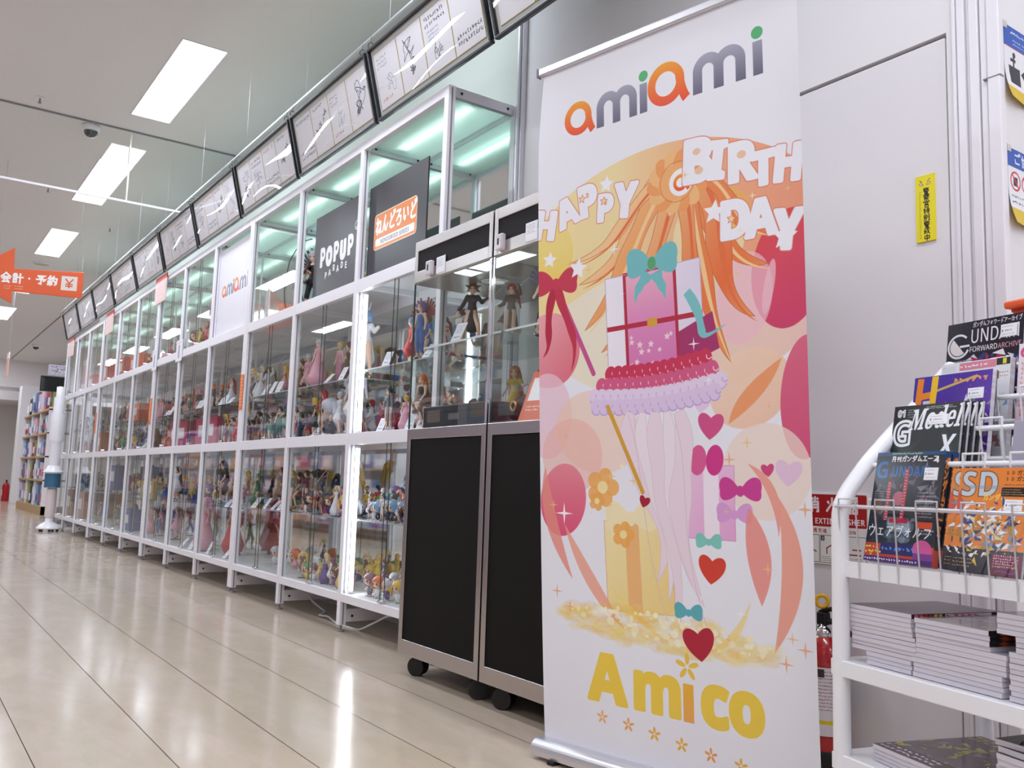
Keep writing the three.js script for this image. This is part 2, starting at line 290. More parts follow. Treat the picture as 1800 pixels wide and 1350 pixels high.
    if (mi === 0) {      // glazed end and the two upright tubes of the last bay
      for (const [y0, y1] of [[Y1[1], Y2[0]], [Y2[1], Y3[0]], [Y3[1], Y4[0]]]) pc('end_pane', new THREE.PlaneGeometry(0.35, y1 - y0).rotateY(Math.PI / 2).translate(0.947, (y0 + y1) / 2, -0.22), M.glass);
      const bk = [];
      for (const [y0, y1] of [[0.215, 0.965], [1.06, 1.805]]) {
        const tb = pc('upright_light_tube', cyl(0.064, y0, y1, -0.046, 0.012, 12), S(0xffffff, 0.4, 0, { emissive: 0xf2f8ff, emissiveIntensity: 5 }));
        part(tb, 'tube_cap', merge([cyl(0.064, y0 - 0.012, y0, -0.046, 0.014, 12), cyl(0.064, y1, y1 + 0.012, -0.046, 0.014, 12)]), M.cover);
        const l = new THREE.RectAreaLight(TUBE.color, TUBE.power * 2.5, 0.022, y1 - y0); l.position.set(0.078 - t.position.x, (y0 + y1) / 2, -0.06 - t.position.z); l.rotation.y = -0.927; l.name = 'tube_lamp'; t.add(l); bk.push(l);
      }
    }
  });
  const cd = thing('power_cord', 'white power cord trailing over the floor under the nearest glass case', 'cord', [-0.2, 0, -0.2]);
  part(cd, 'cord', tube([[-0.95, 0.1, -0.22], [-0.8, 0.05, -0.2], [-0.6, 0.012, -0.2], [-0.5, 0.01, -0.12], [-0.42, 0.012, -0.14], [-0.2, 0.006, -0.1], [0.04, 0.006, -0.12], [0.25, 0.1, -0.17], [0.42, 0.13, -0.16], [0.7, 0.04, -0.08], [0.98, 0.006, 0.0], [1.03, 0.006, -0.1]], 0.0055, 80, 7), M.wireWhite);
}
// ---------- black wheeled cabinets ----------
const carts = [[1.068, 1.682, 'black wheeled display cabinet with glass upper half, nearest the white cases', ''], [1.694, 2.308, 'black wheeled display cabinet partly hidden behind the tall banner', '']];
carts.forEach(([xa, xb, label], ci) => {
  const zf = 0.2, zb = -0.38, t = thing('display_cabinet', label, 'display cabinet', [(xa + xb) / 2, 0, (zf + zb) / 2], 'black wheeled cabinets');
  const pc = (n, g, m, l) => part(t, n, g, m, l);
  const frame = (y0, y1, e, eb, et, mat) => merge([rb(xa, xa + e, y0, y1, zf - 0.02, zf, 0.003), rb(xb - e, xb, y0, y1, zf - 0.02, zf, 0.003), rb(xa + e, xb - e, y0, y0 + eb, zf - 0.02, zf, 0.003), rb(xa + e, xb - e, y1 - et, y1, zf - 0.02, zf, 0.003)]);
  pc('cupboard_frame', frame(0.083, 1.018, 0.03, 0.06, 0.045), M.steel);
  pc('door_panel', bx(xa + 0.028, xb - 0.028, 0.14, 0.975, zf - 0.018, zf - 0.006), P(0x100c0b, 0.65, 0, { specularIntensity: 0.35 }));
  pc('side_panel', bx(xa, xa + 0.015, 0.083, 1.018, zb, zf - 0.02), M.black); pc('side_panel', bx(xb - 0.015, xb, 0.083, 1.018, zb, zf - 0.02), M.black);
  pc('back_panel', bx(xa + 0.015, xb - 0.015, 0.083, 1.018, zb, zb + 0.012), M.black); pc('bottom_panel', bx(xa + 0.015, xb - 0.015, 0.083, 0.1, zb + 0.012, zf - 0.02), M.black);
  pc('display_deck', bx(xa + 0.002, xb - 0.002, 1.0, 1.018, zb + 0.012, zf - 0.02), S(0x2a2427, 0.3));
  // header
  pc('header_frame', frame(1.655, 1.84, 0.024, 0.05, 0.045), M.steel);
  pc('header_panel', bx(xa + 0.022, xb - 0.022, 1.70, 1.8, zf - 0.018, zf - 0.005), P(0x191417, 0.6, 0, { specularIntensity: 0.4 }));
  pc('header_box', mergeGeometries([bx(xa, xb, 1.825, 1.838, zb, zf - 0.02), bx(xa, xa + 0.012, 1.66, 1.825, zb, zf - 0.02), bx(xb - 0.012, xb, 1.66, 1.825, zb, zf - 0.02), bx(xa, xb, 1.66, 1.825, zb, zb + 0.012)]), M.black);
  pc('display_ceiling', bx(xa, xb, 1.652, 1.66, zb, zf - 0.004), S(0x9a948f, 0.25, 0.3));
  const dl = pc('downlight', new THREE.CylinderGeometry(0.045, 0.045, 0.004, 24).translate((xa + xb) / 2 - 0.01, 1.6495, -0.02), S(0xffffff, 0.4, 0, { emissive: 0xffffff, emissiveIntensity: ci ? 2.2 : 0 }));
  part(dl, 'downlight_rim', new THREE.TorusGeometry(0.05, 0.006, 8, 28).rotateX(Math.PI / 2).translate((xa + xb) / 2 - 0.01, 1.65, -0.02), M.chrome);
  if (ci) { const l = new THREE.SpotLight(0xfff4e2, 2.4, 0, 0.9, 0.6); l.position.set(-0.01, 1.644, 0.07); l.target.position.set(-0.01, 0.5, 0.07); l.castShadow = true; l.shadow.radius = 2; l.name = 'downlight_lamp'; t.add(l); t.add(l.target); l.target.name = 'downlight_aim'; }
  // glass
  pc('front_pane', flat(xa + 0.002, xb - 0.002, 1.018, 1.652, zf - 0.006), M.glass);
  for (const x of [xa + 0.003, xb - 0.003]) { const g = pc('side_pane', new THREE.PlaneGeometry(zf - zb - 0.02, 0.634).rotateY(Math.PI / 2).translate(x, 1.335, (zf + zb) / 2), M.glass); part(g, 'glass_edge', bx(x - 0.003, x + 0.003, 1.018, 1.652, zf - 0.009, zf - 0.003), ci === 0 && x < 1.2 ? M.edge : M.chrome); }
  pc('back_pane', flat(xa + 0.01, xb - 0.01, 1.018, 1.652, zb + 0.008), ci ? M.mirror : M.glass);
  const s = pc('glass_shelf', bx(xa + 0.008, xb - 0.008, 1.372, 1.378, zb + 0.03, zf - 0.06), P(0xeaf3f1, 0.02, 0, { transmission: 0.85, thickness: 0 }));
  part(s, 'shelf_edge', bx(xa + 0.008, xb - 0.008, 1.371, 1.379, zf - 0.062, zf - 0.059), S(0xe8f0f4, 0.15));
  const strip = pc('corner_bar', rb(xb - 0.014, xb - 0.001, 1.018, 1.652, zf - 0.016, zf - 0.001, 0.003), M.chrome); void strip;
  for (const [cx, cz, a] of [[xa + 0.085, zf - 0.055, 0.5], [xb - 0.075, zf - 0.055, 1.1], [xa + 0.085, zb + 0.07, 0.2], [xb - 0.075, zb + 0.07, 2]]) {
    const wh = [-0.014, 0.014].map((o) => { const g = new THREE.CylinderGeometry(0.038, 0.038, 0.018, 24).rotateX(Math.PI / 2).translate(0, 0.038, o); return g; });
    const c = pc('caster', merge(wh.map((g) => g.rotateY(a).translate(cx, 0, cz))), M.rubber);
    part(c, 'caster_fork', merge([new RoundedBoxGeometry(0.05, 0.02, 0.014, 2, 0.005).rotateY(a).translate(cx, 0.062, cz), cyl(cx, 0.06, 0.084, cz, 0.009, 10)]), M.black);
  }
  // lock cover and notice on the header
  const lx = ci ? xa + 0.06 : xa + 0.155;
  const k = pc('lock_cover', rb(lx - 0.024, lx + 0.024, 1.664, 1.728, zf, zf + 0.022, 0.008, 3), P(0xf3ecf1, 0.15, 0, { transmission: 0.35 }));
  part(k, 'key_slot', rb(lx - 0.005, lx + 0.005, 1.684, 1.71, zf + 0.02, zf + 0.0235, 0.003), M.black);
  const nx = ci ? xa + 0.245 : xa + 0.23;
  const n = pc('notice_card', bx(nx - 0.036, nx + 0.036, 1.664, 1.735, zf, zf + 0.002), M.card);
  part(n, 'notice_print', flat(nx - 0.034, nx + 0.034, 1.666, 1.733, zf + 0.0025), print(128, 128, (g, w, h) => { rect(g, '#f6f5fb', 0, 0, w, h); small(g, 8, 10, 110, 70, '#6b6a78', 5, 2); }));
});

// ---------- framed autograph boards above the cases ----------
{
  const sheet = (n) => print(1024, 288, (g, w, h) => {
    rect(g, '#eceaf0', 0, 0, w, h);
    for (let k = 0; k < 4; k++) {
      const x0 = k * 256 + 8, cw = 240, ink = ['#2b2a33', '#25324f', '#2b2a33', '#3b3438'][(k + n) % 4], alt = ['#d0503a', '#c8863c', '#4b6ab0', '#d0503a'][(k * 3 + n) % 4];
      g.lineCap = 'round';
      const hand = (x, y, ww, rows, s, c) => { g.strokeStyle = c; g.lineWidth = s * 0.14; for (let r = 0; r < rows; r++) for (let i = 0; i < ww / s; i++) { if (rnd() < 0.06) continue; const px = x + i * s, py = y + r * s * 1.35 - i * s * 0.02; for (let q = 0; q < 3; q++) { g.beginPath(); g.moveTo(px + rr(0, s * 0.8), py + rr(0, s * 0.9)); g.quadraticCurveTo(px + rr(0, s * 0.8), py + rr(0, s), px + rr(0, s * 0.85), py + rr(0, s)); g.stroke(); } } };
      const loop = (cx, cy, r, c, lw) => { g.strokeStyle = c; g.lineWidth = lw; g.beginPath(); let px = cx, py = cy; g.moveTo(px, py); for (let i = 0; i < 7; i++) { const nx = cx + rr(-r, r), ny = cy + rr(-r, r); g.bezierCurveTo(px + rr(-r, r), py + rr(-r, r) * 0.8, nx + rr(-r, r) * 0.8, ny + rr(-r, r), nx, ny); px = nx; py = ny; } g.stroke(); };
      const style = (k + n * 3) % 5;
      if (style === 0) { hand(x0 + 16, 24, 180, 2, 22, ink); loop(x0 + 130, 170, 62, ink, 3); hand(x0 + 30, 90, 100, 3, 14, '#7c88b4'); }
      if (style === 1) { hand(x0 + 18, 20, 200, 1, 24, alt); hand(x0 + 20, 205, 200, 2, 22, ink); }
      if (style === 2) { loop(x0 + 80, 140, 48, ink, 5); loop(x0 + 180, 110, 44, ink, 4); hand(x0 + 30, 14, 130, 1, 20, ink); }
      if (style === 3) { hand(x0 + 14, 30, 110, 3, 16, '#8a8896'); loop(x0 + 140, 180, 50, '#77747f', 2); hand(x0 + 20, 240, 110, 1, 20, alt); }
      if (style === 4) { loop(x0 + 120, 130, 80, ink, 4); loop(x0 + 120, 190, 40, '#55525c', 7); }
    }
  }, 0.6);
  const sheets = [0, 1, 2, 3].map(sheet);
  const W2 = 0.545, Hh = 0.385, gold = S(0xc9b679, 0.5), gl = P(0xffffff, 0.0, 0, { transmission: 1, thickness: 0, ior: 1.5 });
  const nth = ['one above the banner and wall, past the cases', 'first from the banner end', 'second from the banner end', 'third from the banner end', 'fourth from the banner end', 'fifth from the banner end', 'sixth from the banner end', 'seventh from the banner end', 'eighth from the banner end', 'ninth from the banner end', 'last at the far end'];
  for (let k = -1; k <= 9; k++) {
    const cx = 0.808 - 1.122 * k;
    const t = thing('framed_autographs', 'black picture frame of four handwritten boards, ' + nth[k + 1], 'picture frame', [cx, 2.715, 0.012], 'framed autograph boards above the cases');
    t.rotation.x = 0.245;      // the top leans out towards the rail it hangs from
    lpart(t, 'backing', bx(-W2, W2, 0.004, Hh - 0.004, -0.006, -0.001), S(0xd6dcdc, 0.6));
    const bw = 0.0145;
    lpart(t, 'frame_border', merge([rb(-W2, W2, 0, bw, -0.008, 0.018, 0.003), rb(-W2, W2, Hh - bw, Hh, -0.008, 0.018, 0.003), rb(-W2, -W2 + bw, bw, Hh - bw, -0.008, 0.018, 0.003), rb(W2 - bw, W2, bw, Hh - bw, -0.008, 0.018, 0.003)]), M.blackFrame);
    for (let j = 0; j < 4; j++) {
      const x0 = -0.505 + j * 0.2535, x1 = x0 + 0.2495, y0 = 0.045, y1 = 0.343;
      const g = flat(x0 + 0.002, x1 - 0.002, y0 + 0.002, y1 - 0.002, 0.0035), uv = g.attributes.uv; for (let i = 0; i < uv.count; i++) uv.setX(i, (uv.getX(i) + j) / 4);
      const b = lpart(t, 'autograph_board', g, sheets[(k + 1) % 4]);
      lpart(b, 'gold_edge', merge([bx(x0, x1, y0 - 0.001, y0 + 0.002, 0, 0.004), bx(x0, x1, y1 - 0.002, y1 + 0.001, 0, 0.004), bx(x0, x0 + 0.002, y0, y1, 0, 0.004), bx(x1 - 0.002, x1, y0, y1, 0, 0.004)]), gold);
    }
    const pg = new THREE.PlaneGeometry(2 * (W2 - bw), Hh - 2 * bw, 24, 8), pp = pg.attributes.position;
    for (let i = 0; i < pp.count; i++) { const u = pp.getX(i) / W2, v = pp.getY(i) / (Hh / 2); pp.setZ(i, 0.009 * (1 - u * u) * (1 - v * v) + 0.003 * Math.sin(u * 3 + k * 1.7) * (1 - v * v)); }
    pg.translate(0, Hh / 2, 0.008); pg.computeVertexNormals(); lpart(t, 'acrylic_sheet', pg, gl);
    for (const x of [-W2 + 0.035, W2 - 0.035]) lpart(t, 'hook_wire', merge([new THREE.TorusGeometry(0.016, 0.0022, 6, 18).rotateY(0.5).translate(x, Hh + 0.014, 0.004), wire([[x, Hh + 0.028, 0.002], [x, Hh + 0.062, -0.012]], 0.0016)]), M.black);
  }
  // section boards fixed at the top of the cases
  for (const [x, n] of [[-4.40, 'nearest'], [-6.82, 'middle one'], [-9.48, 'farthest']]) {
    const t = thing('section_board', 'pale pink section board with red top on the top rail of the cases, ' + n, 'sign board', [x, 2.45, 0.01], 'pink section boards');
    part(t, 'board', rb(x - 0.21, x + 0.21, 2.44, 2.66, 0.004, 0.012, 0.003), S(0xf6d5d2, 0.5));
    part(t, 'top_band', rb(x - 0.211, x + 0.211, 2.655, 2.705, 0.003, 0.013, 0.003), S(0xd6402c, 0.45));
    part(t, 'faded_print', flat(x - 0.17, x + 0.17, 2.47, 2.63, 0.0128), print(128, 64, (g, w, h) => { rect(g, '#f6d5d2', 0, 0, w, h); small(g, 14, 10, 90, 40, '#efb3ae', 3, 3); }));
  }
  // small orange stickers and white notes on the posts
  const note = (name, label, cat, x, y, w, h, c, pr) => { const t = thing(name, label, cat, [x, y, 0]); part(t, 'sheet', rb(x - w / 2, x + w / 2, y, y + h, 0.001, 0.004, 0.001), c); if (pr) part(t, 'note_print', flat(x - w / 2 + 0.004, x + w / 2 - 0.004, y + 0.004, y + h - 0.004, 0.0046), pr); };
  const op = print(64, 160, (g, w, h) => { rect(g, '#f0802f', 0, 0, w, h); small(g, 10, 10, 44, 140, '#ffe0c8', 9, 3); }), wp = print(96, 128, (g, w, h) => { rect(g, '#f5f3f9', 0, 0, w, h); rect(g, '#a9a6b4', 36, 30, 24, 80); small(g, 8, 6, 80, 18, '#d08a90', 2, 2); });
  note('orange_sticker', 'orange vertical sticker on the case post nearest the white logo panel', 'sticker', -1.80, 1.27, 0.07, 0.25, M.orange, op);
  note('orange_sticker', 'orange vertical sticker on the fifth post from the black cabinets', 'sticker', -4.47, 1.27, 0.07, 0.25, M.orange, op);
  note('orange_sticker', 'orange vertical sticker on the farthest stickered case post', 'sticker', -7.2, 1.27, 0.07, 0.25, M.orange, op);
  note('white_notice', 'white notice taped over the upper rail, nearer of the two', 'notice', -3.58, 1.79, 0.20, 0.19, M.card, wp);
  note('white_notice', 'white notice taped over the upper rail, farther of the two', 'notice', -4.46, 1.79, 0.18, 0.2, M.card, wp);
}
// ---------- logo panels inside the top tier ----------
function logo(g, x, base, s, first = false) {      // the shop's wordmark: x = left end, s = height of a small letter, drawn 5.5 s wide
  const oa = (cx, r) => { const q = g.createLinearGradient(0, base - 2 * r, 0, base); q.addColorStop(0, '#f6a21e'); q.addColorStop(1, '#ee4d24'); g.strokeStyle = q; g.lineWidth = r * 0.44; g.beginPath(); g.ellipse(cx, base - r, r * 0.8, r * 0.8, 0, 0, 7); g.stroke(); g.lineCap = 'butt'; g.beginPath(); g.moveTo(cx + r * 0.74, base - r * 1.35); g.quadraticCurveTo(cx + r * 0.8, base - r * 0.5, cx + r * 1.12, base - r * 0.02); g.stroke(); };
  const q = g.createLinearGradient(0, base - s, 0, base); q.addColorStop(0, '#a9a8b9'); q.addColorStop(1, '#66647a');
  const em = (x, s) => { g.strokeStyle = q; g.lineWidth = s * 0.27; g.lineCap = 'butt'; for (const o of [0, 0.6]) { g.beginPath(); g.moveTo(x + s * (o + 0.135), base); g.lineTo(x + s * (o + 0.135), base - s * 0.55); g.arc(x + s * (o + 0.435), base - s * 0.56, s * 0.3, Math.PI, 0); g.lineTo(x + s * (o + 0.735), base); g.stroke(); } };
  const ii = (x, s) => { g.strokeStyle = q; g.lineWidth = s * 0.27; g.lineCap = 'butt'; g.beginPath(); g.moveTo(x, base); g.lineTo(x, base - s * 0.9); g.stroke(); g.fillStyle = '#55b472'; g.beginPath(); g.arc(x, base - s * 1.12, s * 0.165, 0, 7); g.fill(); };
  oa(x + 0.46 * s, 0.5 * s); if (first) return; em(x + 1.16 * s, s); ii(x + 2.86 * s, s * 0.95); oa(x + 3.62 * s, 0.6 * s); em(x + 4.5 * s, s * 1.06); ii(x + 6.4 * s, s);
}
{
  const sign = (label, x0, x1, y0, y1, z, mat, face) => {
    const t = thing('sign_panel', label, 'sign panel', [(x0 + x1) / 2, y0, z]);
    part(t, 'panel', rb(x0, x1, y0, y1, z - 0.008, z, 0.002), mat);
    part(t, 'panel_print', flat(x0 + 0.001, x1 - 0.001, y0 + 0.001, y1 - 0.001, z + 0.0006), face);
    part(t, 'prop_stand', bx((x0 + x1) / 2 - 0.05, (x0 + x1) / 2 + 0.05, y0, y0 + 0.05, z - 0.06, z - 0.008), M.grey);
  };
  sign('black panel with orange badge of white Japanese letters behind the top glass', 0.045, 0.70, 1.888, 2.412, -0.05, S(0x2c272f, 0.28), print(768, 614, (g, w, h) => {
    rect(g, '#2a252d', 0, 0, w, h); g.fillStyle = '#f08a3a'; g.beginPath(); g.roundRect(90, 205, 560, 230, 26); g.fill(); g.strokeStyle = '#f7d8b8'; g.lineWidth = 7; g.stroke();
    jp(g, 'ねんどろいど', 108, 226, 118, '#ffffff', 0.15, { aspect: 0.72, step: 1.07 });
    g.fillStyle = '#ffffff'; g.beginPath(); g.roundRect(112, 366, 516, 50, 12); g.fill(); g.fillStyle = '#6f6a78'; g.font = 'bold 40px sans-serif'; g.textAlign = 'center'; g.textBaseline = 'middle'; g.fillText('NENDOROID SERIES', 370, 392, 490);
  }, 0.28));
  sign('black panel with rounded white lettering behind the top glass', -0.74, -0.085, 1.888, 2.425, -0.06, S(0x2c272f, 0.28), print(768, 630, (g, w, h) => {
    rect(g, '#2a252d', 0, 0, w, h); g.fillStyle = '#ffffff'; g.textAlign = 'center'; g.textBaseline = 'alphabetic';
    g.strokeStyle = '#ffffff'; g.lineJoin = 'round'; g.lineWidth = 26; g.font = 'bold 170px sans-serif';
    'POPUP'.split('').forEach((c, i) => { g.save(); g.translate(150 + i * 118, 385 + (i % 2 ? 8 : -4)); g.scale(0.86, 1); g.strokeText(c, 0, 0); g.fillText(c, 0, 0); g.restore(); });
    g.fillStyle = '#2a252d'; for (const i of [0, 1, 2, 4]) { g.beginPath(); g.ellipse(154 + i * 118 + (i === 1 ? -4 : 0), i === 1 ? 332 : 300, 12, i === 1 ? 22 : 16, 0, 0, 7); g.fill(); }
    g.fillStyle = '#ffffff'; g.font = 'bold 66px sans-serif'; 'PARADE'.split('').forEach((c, i) => g.fillText(c, 225 + i * 68, 490 - [0, 14, 40, 26, 44, 34][i] + i * 4));
    g.lineWidth = 6; g.beginPath(); g.arc(716, 205, 30, 0, 7); g.stroke(); g.beginPath(); g.arc(716, 208, 14, 0.2, 2.9); g.stroke(); for (const x of [706, 726]) { g.beginPath(); g.arc(x, 198, 3, 0, 7); g.fill(); }
  }, 0.28));
  sign('white panel with orange and grey wordmark filling a bay of the top tier', -2.668, -1.846, 1.888, 2.598, -0.040, S(0xeeecf4, 0.4), print(768, 664, (g, w, h) => { rect(g, '#efedf5', 0, 0, w, h); logo(g, 96, 372, 88); }, 0.4));
}
// ---------- hanging arrow sign over the aisle ----------
{
  const X = -5, t = thing('arrow_sign', 'orange arrow sign hanging over the aisle pointing to the checkout', 'hanging sign', [X, 2.5, 1]);
  // in the plane x = X: z grows towards the aisle, the arrow points that way
  const sh = new THREE.Shape([[-0.606, 2.49], [-0.606, 2.745], [-1.205, 2.682], [-1.215, 2.885], [-1.62, 2.56], [-1.20, 2.354], [-1.206, 2.468]].map(([z, y]) => new THREE.Vector2(z, y)));
  const ex = new THREE.ExtrudeGeometry(sh, { depth: 0.012, bevelEnabled: true, bevelSize: 0.002, bevelThickness: 0.002, bevelSegments: 1 });
  ex.rotateY(Math.PI / 2).translate(X - 0.006, 0, 0);
  part(t, 'arrow_board', ex, S(0xf0632f, 0.45));
  const face = new THREE.ShapeGeometry(new THREE.Shape([[-0.609, 2.493], [-0.609, 2.742], [-1.208, 2.679], [-1.217, 2.880], [-1.615, 2.56], [-1.203, 2.359], [-1.209, 2.471]].map(([z, y]) => new THREE.Vector2(z, y))));
  const p = face.attributes.position, uv = face.attributes.uv; for (let i = 0; i < p.count; i++) uv.setXY(i, (p.getX(i) + 1.63) / 1.04, (p.getY(i) - 2.34) / 0.56);
  face.rotateY(Math.PI / 2).translate(X + 0.0085, 0, 0);
  part(t, 'arrow_print', face, print(1280, 690, (g, w, h) => {
    rect(g, '#f0632f', 0, 0, w, h); g.save(); g.transform(1, -0.075, 0, 1, 0, 76);
    jp(g, 'お会計・予約', 276, 278, 124, '#ffffff', 0.15, { step: 1.04, aspect: 0.93, cap: 'square' }); rect(g, '#f4e6e0', 1026, 270, 172, 172); g.strokeStyle = '#e2622f'; g.lineWidth = 16; for (const l of [[[1070, 300], [1112, 356], [1154, 300]], [[1112, 356], [1112, 414]], [[1072, 366], [1152, 366]], [[1072, 390], [1152, 390]]]) { g.beginPath(); l.forEach((q, i) => i ? g.lineTo(...q) : g.moveTo(...q)); g.stroke(); }
    small(g, 440, 425, 76, 52, '#fbe3d8', 2, 4); small(g, 548, 420, 90, 58, '#fbe3d8', 2, 4); g.restore();
  }));
  part(t, 'hanging_wire', merge([wire([[X, 2.74, 0.66], [X, CEIL, 0.66]], 0.0014), wire([[X, 2.79, 1.34], [X, CEIL, 1.34]], 0.0014)]), M.grey);
  const f = thing('aisle_flag', 'small pale pink aisle flag with white top hanging far down the aisle', 'hanging sign', [-12, 2.6, 0.6]);
  part(f, 'flag_board', bx(-12.15, -11.85, 2.30, 2.60, 0.55, 0.56), S(0xf2b9ad, 0.6)); part(f, 'flag_top', bx(-12.155, -11.845, 2.60, 2.70, 0.549, 0.561), S(0xf7f1ee, 0.6));
  part(f, 'hanging_wire', merge([wire([[-12.1, 2.7, 0.555], [-12.1, CEIL, 0.555]], 0.002), wire([[-11.9, 2.7, 0.555], [-11.9, CEIL, 0.555]], 0.002)]), M.grey);
}
// ---------- roll-up banner ----------
{
  const bw = 0.858, bh = 2.05, yaw = Math.atan2(0.18708, 0.98234);
  const A = [2.295, 0, 0.353];
  const t = thing('roll_up_banner', 'tall white roll-up birthday banner with large colourful print standing before the black cabinets', 'banner', A, undefined, yaw);
  const art = print(858, 2046, (g, w, h) => {
    rect(g, '#efeef6', 0, 0, w, h);
    logo(g, 98, 226, 101);
    const blob = (c, a, pts) => { g.globalAlpha = a; g.fillStyle = c; g.beginPath(); g.moveTo(...pts[0]); for (let i = 1; i < pts.length; i += 2) g.quadraticCurveTo(...pts[i], ...pts[(i + 1) % pts.length]); g.closePath(); g.fill(); g.globalAlpha = 1; };
    const grad = (x0, y0, x1, y1, ...c) => { const q = g.createLinearGradient(x0, y0, x1, y1); c.forEach((k, i) => q.addColorStop(i / (c.length - 1), k)); return q; };
    const ell = (c, x, y, rx, ry, rot = 0, a = 1) => { g.globalAlpha = a; g.fillStyle = c; g.beginPath(); g.ellipse(x, y, rx, ry, rot, 0, 7); g.fill(); g.globalAlpha = 1; };
    const star = (x, y, r, c, line) => { g.beginPath(); for (let i = 0; i < 10; i++) { const a = -Math.PI / 2 + i * Math.PI / 5 + 0.15, q = i % 2 ? r * 0.48 : r; g.lineTo(x + q * Math.cos(a), y + q * Math.sin(a)); } g.closePath(); if (c) { g.fillStyle = c; g.fill(); } if (line) { g.strokeStyle = line; g.lineWidth = 2; g.stroke(); } };
    const spark = (x, y, r, c) => { g.fillStyle = c; g.beginPath(); for (let i = 0; i < 8; i++) { const a = i * Math.PI / 4, q = i % 2 ? r * 0.16 : r; g.lineTo(x + q * Math.cos(a), y + q * Math.sin(a)); } g.fill(); };
    const heart = (x, y, s, c, rot = 0) => { g.save(); g.translate(x, y); g.rotate(rot); g.fillStyle = c; g.beginPath(); g.moveTo(0, s * 0.9); g.bezierCurveTo(-s * 1.5, -s * 0.1, -s * 0.8, -s * 1.2, 0, -s * 0.4); g.bezierCurveTo(s * 0.8, -s * 1.2, s * 1.5, -s * 0.1, 0, s * 0.9); g.fill(); g.restore(); };
    // yellow to peach disc behind the letters
    g.fillStyle = grad(0, 400, 858, 420, '#f3dd9c', '#f2dca6', '#f1b183', '#ef9c7c'); g.beginPath(); g.ellipse(440, 690, 520, 356, 0.03, 0, 7); g.fill();
    ell('#efeef6', 440, 1000, 520, 330, 0, 0.55);
    ell(grad(0, 560, 0, 700, '#f0d97a', '#f0c94e'), 30, 590, 95, 110, 0.3, 0.8); ell('#f4e3b4', 590, 620, 110, 120, 0, 0.8); ell('#f0b54a', 640, 560, 80, 60, 0.4, 0.6);
    // balloons
    ell(grad(700, 540, 858, 900, '#e2402f', '#dc4660', '#d13a6c'), 812, 740, 98, 150, 0.15); ell('#f6d6dc', 760, 780, 14, 70, 0.2, 0.7); ell('#f4c1cf', 690, 800, 78, 120, 0.2, 0.75);
    ell(grad(620, 920, 780, 1120, '#f6d7c0', '#f3c3a6'), 700, 1030, 118, 98, -0.5, 0.9); blob('#f0955f', 0.85, [[640, 1120], [650, 1040], [790, 960], [760, 1050], [640, 1120]]);
    ell(grad(780, 900, 858, 1200, '#e06a86', '#d5527c'), 850, 1060, 66, 150, 0.08); ell('#f2dcd0', 740, 1240, 120, 120, 0, 0.8); heart(800, 1240, 40, '#e8c6e0', 0.1); heart(745, 1235, 20, '#d3467c', -0.1);
    ell(grad(-60, 760, 130, 960, '#f2b7bd', '#e36a7c'), 40, 880, 110, 115, 0.1, 0.95); ell('#efc9d8', 30, 1080, 90, 130, 0, 0.8); ell('#f3cdb6', 210, 1130, 150, 120, 0.2, 0.6); ell('#f3b1a2', 120, 1200, 110, 110, 0.3, 0.5);
    heart(586, 1120, 44, '#d5508a', 0.1); heart(560, 1060, 32, '#ead0ea', 0.2);
    // gift boxes
    g.fillStyle = grad(450, 1200, 660, 1420, '#f2d3ea', '#e9a8d8'); g.fillRect(462, 1226, 190, 190); g.fillStyle = '#f7eaf6'; g.fillRect(560, 1226, 46, 190); g.strokeStyle = '#d59acb'; g.lineWidth = 2; g.strokeRect(462, 1226, 190, 190); for (const [x, c] of [[490, '#e46f9f'], [545, '#dd5c94'], [596, '#d3358a']]) ell(c, x, 1212, 26, 40, 0.15);
    const bow = (x, y, s, c) => { for (const k of [-1, 1]) { g.fillStyle = c; g.beginPath(); g.moveTo(x, y); g.bezierCurveTo(x + k * s * 0.5, y - s * 0.9, x + k * s * 1.2, y - s * 0.7, x + k * s, y); g.bezierCurveTo(x + k * s * 1.1, y + s * 0.6, x + k * s * 0.5, y + s * 0.5, x, y); g.fill(); } ell(c, x, y, s * 0.2, s * 0.24); };
    bow(668, 1290, 58, '#cf3f95'); bow(650, 1350, 50, '#dca0d8');
    g.save(); g.translate(350, 1500); g.rotate(-0.05); g.fillStyle = grad(-110, -110, 110, 110, '#f6e6b2', '#f3d48a'); g.fillRect(-110, -120, 220, 250); g.fillStyle = '#f2ba7c'; g.fillRect(-40, -120, 46, 250); g.strokeStyle = '#e6ae78'; g.lineWidth = 2; g.strokeRect(-110, -120, 220, 250); bow(-18, -126, 84, '#f6e8bd'); g.restore();
    for (const [x, y, s] of [[230, 1290, 60], [300, 1420, 40], [210, 1330, 30]]) { for (let i = 0; i < 5; i++) ell('#f2ab55', x + s * 0.55 * Math.cos(i * 1.257), y + s * 0.55 * Math.sin(i * 1.257), s * 0.4, s * 0.4, 0, 0.85); ell('#f8e3a4', x, y, s * 0.3, s * 0.3); }
    // swooshes
    ell(grad(0, 1230, 0, 1430, '#ec8b98', '#e0557c'), 86, 1330, 84, 108, 0.2); blob('#ee9488', 0.85, [[20, 1230], [-30, 1400], [120, 1560], [60, 1400], [20, 1230]]); blob('#f1a78f', 0.85, [[90, 1400], [150, 1600], [300, 1680], [200, 1540], [90, 1400]]); blob('#f6dc86', 0.8, [[250, 1560], [310, 1650], [420, 1690], [320, 1610], [250, 1560]]);
